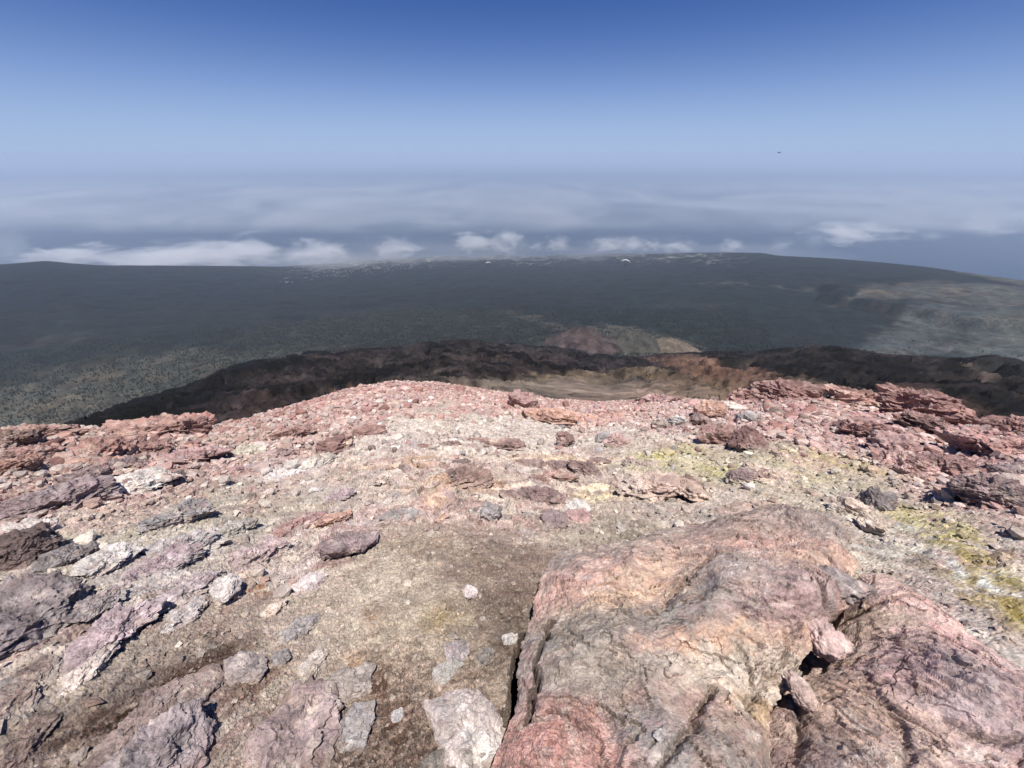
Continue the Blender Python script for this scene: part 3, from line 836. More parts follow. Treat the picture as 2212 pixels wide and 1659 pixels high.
CLOUDS = [  # px, py, width px, height px, distance, thin?, label
    (690, 545, 135, 52, 14500, 0, 'broad white cloud puff above the left end of the far town'),
    (857, 539, 105, 46, 15000, 0, 'white cloud puff between the broad puff and the twin puffs'),
    (1022, 523, 110, 40, 16000, 0, 'softer one of the twin cloud puffs over the middle of the coast'),
    (1096, 523, 78, 52, 16000, 0, 'brighter taller one of the twin cloud puffs over the middle of the coast'),
    (1158, 533, 30, 22, 15500, 0, 'tiny cloud wisp beside the tall bright puff'),
    (1206, 527, 54, 36, 15500, 0, 'small round cloud standing alone over the middle of the coast'),
    (1308, 529, 78, 32, 15000, 0, 'left half of the long low cloud above the wide paraglider'),
    (1368, 528, 72, 32, 15000, 0, 'right half of the long low cloud above the wide paraglider'),
    (1411, 531, 40, 28, 14500, 0, 'small puff just right of the long low cloud'),
    (1466, 534, 76, 28, 14000, 0, 'flat low puff between the long cloud and the round bright puff'),
    (1579, 531, 54, 33, 13500, 0, 'compact bright round cloud above the wooded ridge end'),
    (1690, 526, 70, 32, 13500, 1, 'pair of faint little puffs right of the compact bright cloud'),
    (1765, 516, 80, 40, 14000, 1, 'faint lumpy cloud below the tip of the long slanting cloud'),
    (1850, 502, 170, 40, 15000, 0, 'long slanting cloud over the dark ridge on the right'),
    (2012, 511, 62, 20, 15000, 1, 'small pale streak of cloud over the right ridge'),
    (2145, 487, 130, 40, 16000, 1, 'pale broad streak of cloud near the right edge'),
    (520, 546, 190, 62, 14000, 0, 'bright heaped end of the cloud bank over the left ridge'),
    (360, 556, 300, 44, 14000, 0, 'long flat cloud bank lying on the left ridge'),
    (148, 553, 170, 44, 14000, 0, 'low cloud touching the little hill on the left skyline'),
    (760, 566, 760, 44, 13800, 2, 'faint bluish mist lying over the left part of the far town'),
    (1240, 551, 640, 30, 15200, 2, 'faint thin mist lying over the middle coast below the round cloud'),
    (330, 574, 620, 34, 12600, 2, 'faint mist lying along the left ridge under the long flat cloud bank'),
    (1640, 548, 420, 26, 12900, 2, 'faint mist along the end of the wooded ridge below the compact bright cloud'),
    (10, 540, 120, 80, 14500, 1, 'tall soft cloud at the left edge above the ridge'),
]
cv, cf = ico(3)
for (px, py, w, h, dist, thin, lab) in CLOUDS:
    x, y, z = ray(px, py)
    me_o = mesh_obj('cloud', cv, cf, (M_CLOUD, M_CLOUDT, M_MIST)[thin])
    dep = dist / y
    me_o.location = (x * dep, y * dep, z * dep)
    sc = dep / F
    me_o.scale = (w * sc * 0.72, w * sc * 0.55, h * sc * 0.72)
    tag(me_o, lab, 'cloud', 'clouds along the coast')

def build_cloud_layer():
    m = bpy.data.materials.new('cloud_veil'); m.use_nodes = True
    nt = m.node_tree; L = nt.links; nt.nodes.remove(nt.nodes['Principled BSDF'])
    pv = N(nt, 'ShaderNodeVolumePrincipled'); pv.inputs['Color'].default_value = (1, 1, 1, 1)
    geo = N(nt, 'ShaderNodeNewGeometry')
    mp = N(nt, 'ShaderNodeVectorMath', operation='MULTIPLY'); mp.inputs[1].default_value = (1 / 8000, 1 / 9000, 1 / 2500); L.new(geo.outputs['Position'], mp.inputs[0])
    nz = N(nt, 'ShaderNodeTexNoise'); nz.inputs['Scale'].default_value = 1.0; nz.inputs['Detail'].default_value = 7; nz.inputs['Distortion'].default_value = 1.6; nz.inputs['Roughness'].default_value = .58
    L.new(mp.outputs[0], nz.inputs['Vector'])
    mr = N(nt, 'ShaderNodeMapRange'); mr.inputs[1].default_value = .38; mr.inputs[2].default_value = .70; mr.inputs[3].default_value = 5e-5; mr.inputs[4].default_value = 3.0e-4
    L.new(nz.outputs[0], mr.inputs[0])
    sp = N(nt, 'ShaderNodeSeparateXYZ'); L.new(geo.outputs['Position'], sp.inputs[0])
    fd = N(nt, 'ShaderNodeMapRange', interpolation_type='SMOOTHSTEP'); fd.inputs[1].default_value = 14000; fd.inputs[2].default_value = 62000; fd.inputs[3].default_value = 1; fd.inputs[4].default_value = 0
    L.new(sp.outputs[1], fd.inputs[0])
    ml = N(nt, 'ShaderNodeMath', operation='MULTIPLY'); L.new(mr.outputs[0], ml.inputs[0]); L.new(fd.outputs[0], ml.inputs[1])
    L.new(ml.outputs[0], pv.inputs['Density'])
    L.new(pv.outputs[0], nt.nodes['Material Output'].inputs['Volume'])
    m.cycles.volume_step_rate = 0.1
    tag(box_mesh('cloud_layer', (-60000, 17500, -3000), (60000, 75000, -2550), m), kind='stuff')
build_cloud_layer()

# ------------------------------------------------------------------ the great boulder and the slab beside it
def smooth_closed(pts, n):
    p = np.array(pts, float); k = len(p)
    t = np.linspace(0, k, n, endpoint=False); i = np.floor(t).astype(int); f = (t - i)[:, None]
    p0, p1, p2, p3 = p[(i - 1) % k], p[i % k], p[(i + 1) % k], p[(i + 2) % k]
    return 0.5 * ((2 * p1) + (-p0 + p2) * f + (2 * p0 - 5 * p1 + 4 * p2 - p3) * f ** 2 + (-p0 + 3 * p1 - 3 * p2 + p3) * f ** 3)

def big_rock(name, outline, centre, hb, lobes, grooves, colours, base, seed, edge=0.5, undercut=0.10, nc=640, nr=220, rough=1.0):
    ox, oy = hit([p[0] for p in outline], [p[1] for p in outline], hb * 0.8)
    o = smooth_closed(np.stack([ox, oy], -1), nc)
    cx, cy = hit([centre[0]], [centre[1]], hb); c = np.array([cx[0], cy[0]])
    ns = 46
    r = np.concatenate([np.linspace(0.004, 1, nr), np.ones(ns)])
    drop = np.concatenate([np.zeros(nr), np.linspace(0.02, 1, ns)])
    # corner wobble of the outline
    th = np.linspace(0, 2 * math.pi, nc, endpoint=False)
    wob = 1 + 0.012 * fbm2(np.cos(th) * 6, np.sin(th) * 6, 4, seed)
    XY = c + (o - c)[None] * (r * (1 - undercut * drop ** 0.6))[:, None, None] * wob[None, :, None]
    X, Y = XY[..., 0], XY[..., 1]
    R = r[:, None] * np.ones(nc); DR = drop[:, None] * np.ones(nc)
    g = ground_base(X, Y)
    top = hb * (edge + (1 - edge) * (1 - R ** 4))
    az, L = np.arctan2(X, Y), np.log(np.hypot(X, Y) + 1e-6)
    for i, row in enumerate(lobes):
        P_ = Patches([row], hb); top = top + row[5] * P_.weight(0, az, L, row[6] if len(row) > 6 else 1.0)
    crack = np.zeros(X.shape)
    for pts, w, dep in grooves:
        gx, gy = hit([p[0] for p in pts], [p[1] for p in pts], hb)
        best = np.full(X.shape, 9.0)
        wx = X + 0.026 * fbm2(X * 12, Y * 12, 5, seed + 7, .6); wy = Y + 0.026 * fbm2(X * 12 + 5, Y * 12, 5, seed + 8, .6)
        for k in range(len(gx) - 1):
            ax, ay, bx, by = gx[k], gy[k], gx[k + 1], gy[k + 1]
            t = np.clip(((wx - ax) * (bx - ax) + (wy - ay) * (by - ay)) / ((bx - ax) ** 2 + (by - ay) ** 2), 0, 1)
            best = np.minimum(best, np.hypot(wx - ax - t * (bx - ax), wy - ay - t * (by - ay)))
        e = np.exp(-(best / w) ** 2); top = top - dep * e; crack = np.maximum(crack, e)
    n1 = fbm2(X * 3.2, Y * 3.2, 5, seed + 1, 0.55)
    lam = fbm2(az * 7 + 0.5 * n1, L * 32 + 1.2 * n1, 5, seed + 2, 0.6)
    n2 = fbm2(X * 22, Y * 22, 4, seed + 3, 0.6)
    chip = facets2(X * 9 + n1 + .25 * n2, Y * 14 + 1.6 * n1 + .25 * n2, seed + 4); chip2 = facets2(X * 27 + 2 * n1 + .4 * n2, Y * 40 + 3 * n1, seed + 6); chip3 = facets2(X * 2.9 + .8 * n1 + .05 * n2, Y * 4.0 + .8 * n1 + .05 * n2, seed + 8)
    cmask = sstep(.0, .35, fbm2(X * 4, Y * 4, 3, seed + 9) + .1)
    ck = sstep(.035, 0, chip3[0]) * sstep(-.1, .25, fbm2(X * 5, Y * 5, 3, seed + 10))
    ck2 = sstep(.045, .0, chip[0]) * sstep(.05, .3, fbm2(X * 7 + 2, Y * 7, 4, seed + 20, .6))
    big = facets2(X * 1.9 + .35 * n1, Y * 2.6 + .35 * n1, seed + 31)
    top = top + rough * (0.020 * n1 + .10 * (big[3] - .2) + .035 * (chip3[3] - .2) + .012 * chip3[2])
    tq = (top + .03 * lam) / .030; ft = np.floor(tq); tl_ = (ft + sstep(.62, 1, tq - ft)) * .030 - .03 * lam
    tm = .65 * sstep(-.2, .3, fbm2(X * 2.5 + 7, Y * 2.5, 3, seed + 32))
    top = top * (1 - tm) + tl_ * tm
    top = top - .008 * ck2 + rough * (0.003 * n2 + (.022 * (chip[3] - .2) + .010 * chip[2]) * (.25 + .75 * cmask) + .007 * (chip2[3] - .2) + .003 * chip2[2] - .018 * ck)
    crack = np.maximum(crack, .6 * ck)
    z = g + top * (1 - DR) + DR * (-0.55)
    side = DR[..., None]
    p3 = np.stack([X, Y, z], -1).reshape(-1, 3)
    dsp = fbm3(p3 * np.array([9, 9, 22.]), 4, seed + 5).reshape(X.shape) * 0.03 * sstep(.9, 1, R)
    dirs = (o - c); dirs = dirs / np.linalg.norm(dirs, axis=1)[:, None]
    X = X + dsp * dirs[None, :, 0]; Y = Y + dsp * dirs[None, :, 1]
    # colours
    wa = fbm2(az * 16, L * 16, 4, seed + 11) * 0.055; wl = fbm2(az * 16 + 9, L * 16, 4, seed + 12) * 0.055
    P_ = Patches([row[:5] + (0,) for row in colours], hb)
    W = np.full(X.shape, 0.06); A = W[..., None] * S(*base[0]); B = W[..., None] * S(*base[1])
    for i, row in enumerate(colours):
        w = P_.weight(i, az + wa, L + wl) * (row[7] if len(row) > 7 else 1)
        W = W + w; A += w[..., None] * S(*row[5]); B += w[..., None] * S(*row[6])
    A /= W[..., None]; B /= W[..., None]
    n4 = fbm2(X * 7 + n1, Y * 7, 5, seed + 13, .62)
    mix = sstep(0.1, 0.9, 0.5 + 0.75 * lam + 0.7 * n4 + .25 * n2)[..., None]
    col = A * (1 - mix) + B * mix
    pale = sstep(.32, .6, fbm2(X * 15, Y * 15, 4, seed + 15, .6))[..., None] * .5
    col = col * (1 - pale) + pale * S(226, 208, 192)
    rust = sstep(.25, .6, fbm2(X * 5 + 3, Y * 5, 4, seed + 16, .6))[..., None] * .3
    col = col * (1 - rust) + rust * S(186, 132, 104)
    grey = sstep(.25, .6, fbm2(X * 6 + 9, Y * 6, 4, seed + 17, .6))[..., None] * .18
    col = col * (1 - grey) + grey * S(132, 124, 120)
    col = col * (1 - .35 * crack[..., None])
    col = 1.14 * col * (1 + .24 * n2 + .14 * (chip[1] - .5) + .22 * (chip2[1] - .5))[..., None]
    col = col * .76 + .24 * S(192, 168, 154)
    pal = np.array([S(222, 200, 178), S(176, 138, 138), S(150, 140, 136), S(206, 166, 142), S(132, 116, 112), S(226, 212, 198), S(190, 150, 140), S(160, 148, 132)])
    pw = (.34 * sstep(-.05, .4, fbm2(X * 9 + 4, Y * 12, 4, seed + 21, .6)))[..., None]
    col = col * (1 - pw) + pw * pal[(chip[1] * 7.99).astype(int)]
    pw = (.26 * sstep(.0, .4, fbm2(X * 16 + 4, Y * 20, 3, seed + 22, .6)))[..., None]
    col = col * (1 - pw) + pw * pal[(chip2[1] * 7.99).astype(int)]
    col = col * (1 - .45 * ck2)[..., None]
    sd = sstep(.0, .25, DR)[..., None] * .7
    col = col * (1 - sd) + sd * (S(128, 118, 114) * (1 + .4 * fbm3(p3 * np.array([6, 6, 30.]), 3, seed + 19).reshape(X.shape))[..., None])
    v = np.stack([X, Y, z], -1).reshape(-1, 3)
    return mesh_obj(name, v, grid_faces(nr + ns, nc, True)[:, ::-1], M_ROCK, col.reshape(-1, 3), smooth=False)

bo = big_rock('boulder', BOULDER_PX, (1440, 1350), 0.30,
    [(1700, 1110, 190, 40, 5, .08), (1290, 1215, 150, 50, 10, .04), (1610, 1262, 150, 70, 5, .07), (1515, 1266, 22, 20, 0, -.05), (1190, 1610, 110, 80, 0, .09), (1390, 1290, 110, 30, 15, -.03),
     (1560, 1400, 130, 60, 0, -.03), (1280, 1420, 120, 110, 0, .05), (1520, 1630, 120, 60, 0, .05), (1770, 1275, 60, 40, 0, .05), (1660, 1170, 130, 24, -4, -.04)],
    [([(1545, 1192), (1500, 1228), (1450, 1290), (1400, 1330)], .012, .04), ([(1545, 1470), (1500, 1560), (1420, 1659), (1380, 1720)], .010, .05), ([(1500, 1600), (1530, 1640), (1560, 1665)], .006, .03),
     ([(1196, 1320), (1178, 1368), (1160, 1410), (1158, 1460), (1141, 1540)], .010, .11), ([(1640, 1500), (1700, 1400), (1740, 1340)], .012, .03), ([(1600, 1390), (1640, 1440), (1670, 1480)], .008, .025),
     ([(1060, 1660), (1110, 1545), (1200, 1530), (1290, 1580), (1300, 1659)], .012, .03), ([(1700, 1190), (1790, 1195), (1850, 1230)], .012, .03), ([(1730, 1250), (1790, 1300), (1850, 1290)], .010, .03)],
    [(1250, 1240, 110, 35, 15, (216, 168, 150), (186, 136, 124)), (1370, 1265, 110, 30, 10, (226, 190, 152), (190, 144, 116)), (1290, 1190, 90, 22, 5, (174, 158, 146), (140, 126, 116)), (1450, 1195, 110, 22, 20, (208, 166, 140), (160, 136, 120)),
     (1640, 1118, 200, 26, 5, (158, 136, 126), (126, 108, 102), 1.3), (1620, 1165, 110, 22, 0, (190, 134, 130), (160, 110, 106), 1.2), (1790, 1125, 60, 26, -20, (176, 170, 166), (136, 128, 124)), (1760, 1190, 110, 34, -5, (220, 182, 152), (186, 142, 124), 1.2),
     (1560, 1160, 60, 26, 10, (222, 180, 150), (196, 150, 128)), (1590, 1255, 100, 36, 0, (184, 170, 164), (146, 132, 126), 1.3), (1515, 1267, 24, 20, 0, (84, 84, 84), (112, 108, 104), 2.5), (1450, 1330, 60, 22, 25, (128, 124, 118), (150, 142, 134), 1.5),
     (1680, 1290, 70, 50, 0, (186, 144, 142), (160, 124, 122), 1.1), (1820, 1260, 45, 35, 0, (150, 138, 134), (156, 110, 106), 1.2), (1230, 1380, 90, 60, 20, (150, 138, 122), (112, 102, 90), 1.2), (1330, 1440, 110, 60, 0, (160, 152, 140), (124, 114, 102), 1.1),
     (1560, 1375, 170, 16, 8, (230, 184, 142), (206, 156, 122), 1.2), (1580, 1425, 120, 38, 5, (232, 216, 194), (208, 186, 158), 1.7), (1700, 1400, 50, 40, 0, (212, 190, 172), (182, 152, 136)), (1620, 1490, 60, 18, -5, (196, 160, 100), (160, 126, 76), 1.3),
     (1400, 1400, 90, 20, 20, (186, 140, 124), (156, 118, 104)), (1420, 1490, 90, 30, 10, (202, 170, 150), (164, 126, 116)), (1185, 1605, 100, 66, 0, (212, 150, 136), (182, 120, 110), 1.7), (1400, 1560, 70, 50, 0, (152, 146, 140), (120, 114, 110), 1.2),
     (1530, 1640, 110, 50, 0, (142, 138, 132), (104, 100, 98), 1.3), (1510, 1510, 60, 40, 30, (190, 146, 130), (150, 116, 104)), (1620, 1570, 80, 50, 0, (178, 144, 122), (140, 112, 96), 1.1), (1140, 1420, 30, 90, 10, (120, 114, 112), (156, 120, 116), 1.0)],
    ((186, 158, 142), (140, 122, 112)), 300)
tag(bo, 'huge rounded pink and grey boulder filling the lower right of the slope', 'boulder')

sl = big_rock('rock_slab', SLAB_PX, (2000, 1530), 0.17,
    [(1960, 1290, 100, 30, -15, .04), (2100, 1480, 150, 60, -25, .05), (1760, 1560, 60, 50, 0, -.04), (1850, 1660, 100, 40, 0, .03), (1860, 1390, 80, 40, 10, -.03)],
    [([(1740, 1470), (1760, 1560), (1740, 1640)], .014, .04), ([(1880, 1450), (1900, 1500), (1960, 1540), (1985, 1600), (1960, 1650)], .016, .04), ([(2080, 1370), (2140, 1410), (2212, 1450)], .008, .035), ([(1830, 1320), (1900, 1300), (1990, 1290)], .01, .03),
     ([(1790, 1500), (1850, 1480), (1930, 1470)], .012, .03), ([(2060, 1560), (2130, 1590), (2200, 1600)], .012, .03)],
    [(1960, 1280, 90, 26, -15, (236, 202, 180), (202, 153, 144)), (2050, 1350, 120, 36, -30, (232, 189, 180), (196, 141, 141), 1.3), (1960, 1430, 130, 50, -10, (207, 166, 162), (159, 121, 123), 1.2), (1850, 1370, 80, 40, 20, (209, 180, 153), (168, 141, 121), 1.2),
     (2110, 1500, 150, 40, -30, (180, 164, 164), (144, 130, 130), 1.3), (2190, 1560, 80, 60, -30, (211, 171, 173), (177, 135, 137), 1.2), (1800, 1540, 90, 60, 0, (207, 171, 148), (155, 121, 105), 1.2), (1900, 1620, 100, 50, 0, (196, 168, 153), (146, 121, 114), 1.1),
     (2060, 1620, 100, 40, -10, (229, 191, 166), (173, 135, 130), 1.1), (1760, 1460, 50, 20, 0, (198, 164, 139), (155, 126, 105))],
    ((209, 173, 164), (162, 128, 126)), 400, edge=0.35, undercut=0.06, nc=560, nr=200, rough=0.85)
tag(sl, 'broad purple pink rock slab beside the huge boulder in the lower right corner', 'rock')

# ------------------------------------------------------------------ single rocks
def rock_shape(seed, sub, dims, p=13, nplanes=16, rough=0.10, strata=0.0, tilt=0.25):
    r_ = np.random.default_rng(seed)
    d, f = ico(sub)
    n = r_.normal(size=(nplanes, 3)); n /= np.linalg.norm(n, axis=1)[:, None]
    o = r_.uniform(0.62, 1.0, nplanes)
    n = np.vstack([n, [[0, 0, 1], [0, 0, -1], [1, 0, 0], [-1, 0, 0], [0, 1, 0], [0, -1, 0]]]); o = np.concatenate([o, np.full(6, 1.0)])
    n[-6:] += r_.normal(size=(6, 3)) * 0.15; n /= np.linalg.norm(n, axis=1)[:, None]
    q = np.maximum(d @ n.T, 0) / o
    rad = (q ** p).sum(1) ** (-1.0 / p)
    u = d * rad[:, None]
    u = u / np.abs(u).max(0)
    mean = (dims[0] * dims[1] * dims[2]) ** (1 / 3)
    v = u * np.array(dims) / 2
    sc = v / mean
    v = v + d * mean * rough * (fbm3(sc * 2.2 + seed, 4, seed) * 0.8 + 0.5 * (0.5 - np.abs(fbm3(sc * 4.5 + seed, 4, seed + 3))))[:, None]
    ax = np.array([tilt * r_.normal(), tilt * r_.normal(), 1.0]); ax /= np.linalg.norm(ax)
    lay = (v @ ax) / mean
    if strata > 0:
        s = lay * 9 + 0.8 * fbm3(sc * 1.5, 3, seed + 9)
        st = noise3(np.stack([np.floor(s) * 7.3 + 0.5, sc[:, 0] * 1.2, sc[:, 1] * 1.2], -1), seed + 4) + 0.5 * (sstep(.75, .98, s - np.floor(s)) - .4)
        v = v + (d * np.array([1, 1, 0.15])) * mean * strata * 0.16 * st[:, None]
    if sub >= 4:
        wq = v / mean; wq = wq + .22 * np.stack([fbm3(wq * 2.5 + 3.1 * k, 3, seed + 40 + k) for k in range(3)], -1)
        for k, (fs, am, gr) in enumerate(((2.3, .09, .022), (5.5, .040, .012))):
            f1, e, cid, tl = cells3(wq * fs * np.array([1, 1, 1 + 1.6 * strata]) + seed, seed + 60 + k)
            keep = 1 if k == 0 else (cid > .3)
            v = v + d * mean * (am * (cid - .5) * sstep(0, .06, e) + am * .45 * tl + am * 1.6 * (np.minimum(f1, .8) ** 2 - .22) - gr * keep * sstep(.07, .0, e))[:, None]
        v = v + d * mean * (.022 * fbm3(v / mean * 11, 3, seed + 70))[:, None]
    return v, f, lay, mean

def rock_colour(v, lay, mean, pal, seed, strata):
    pal = np.array([S(*c) for c in pal]); k = len(pal)
    n = fbm3(v / mean * 1.6 + seed * .37, 5, seed + 20, .6); s = fbm3(np.stack([v[:, 0] / mean * .8, v[:, 1] / mean * .8, lay * 6], -1), 4, seed + 21, .6)
    t = np.clip(0.5 + 0.75 * n * (1 - strata * .4) + 0.8 * s * (0.25 + strata * .6), 0, 0.999) * (k - 1)
    i = t.astype(int); f = sstep(.25, .75, t - i)[:, None]
    col = pal[i] * (1 - f) + pal[np.minimum(i + 1, k - 1)] * f
    col = col * (1 + .28 * fbm3(v / mean * 6, 4, seed + 22, .6))[:, None]
    col = col * .76 + .24 * S(182, 156, 146)
    gl = col @ np.array([.3, .55, .15]); col = col * .85 + .15 * gl[:, None]
    pale = sstep(.35, .65, fbm3(v / mean * 3.5 + 7, 3, seed + 23))[:, None] * .35
    if len(v) > 1000:
        f1, e, cid, tl = cells3(v / mean * 3.2 * np.array([1, 1, 1 + strata]) + seed, seed + 30)
        col = col * (.80 + .42 * cid)[:, None]
        tn = np.array([S(206, 176, 160), S(150, 112, 108), S(160, 152, 148), S(222, 202, 178)])[(cid * 3.99).astype(int)]
        w = (sstep(.1, .5, fbm3(v / mean * 2.3 + 11, 4, seed + 31, .6)) * .45)[:, None]
        col = col * (1 - w) + tn * w
    return col * (1 - pale) + pale * S(222, 210, 200)

def frame_at(x, y):
    """ground frame: across, away (downhill), normal"""
    e = 0.08 + 0.02 * math.hypot(x, y)
    r = math.hypot(x, y); ax = np.array([y / r, -x / r]); aw = np.array([x / r, y / r])
    g = lambda q: float(ground_base(np.array([q[0]]), np.array([q[1]]))[0])
    p0 = np.array([x, y])
    ta = np.array([ax[0], ax[1], (g(p0 + ax * e) - g(p0 - ax * e)) / (2 * e)]); ta /= np.linalg.norm(ta)
    tw = np.array([aw[0], aw[1], (g(p0 + aw * e) - g(p0 - aw * e)) / (2 * e)]); tw /= np.linalg.norm(tw)
    n = np.cross(ta, tw); n /= np.linalg.norm(n)
    if n[2] < 0: n = -n
    tw = np.cross(n, ta)
    return ta, tw, n

GREY = [(118, 114, 114), (156, 150, 148), (188, 182, 178)]
PURP = [(112, 92, 96), (146, 118, 120), (178, 150, 148)]
REDB = [(122, 78, 70), (168, 114, 102), (206, 152, 136)]
PINK = [(150, 100, 98), (196, 144, 138), (226, 182, 172)]
CREAM = [(160, 112, 104), (226, 196, 166), (236, 222, 206)]
WHITE = [(188, 176, 166), (222, 212, 202), (238, 232, 224)]
DARK = [(58, 50, 52), (86, 76, 78), (128, 112, 114)]
LILAC = [(150, 116, 126), (186, 156, 162), (214, 196, 194)]
BROWN = [(104, 76, 68), (142, 108, 98), (176, 146, 132)]
ORNG = [(150, 92, 76), (212, 152, 120), (232, 190, 156)]
DUN = [(128, 110, 98), (164, 144, 128), (196, 178, 162)]
TWO = [(84, 74, 76), (112, 98, 98), (216, 182, 160), (226, 196, 176)]

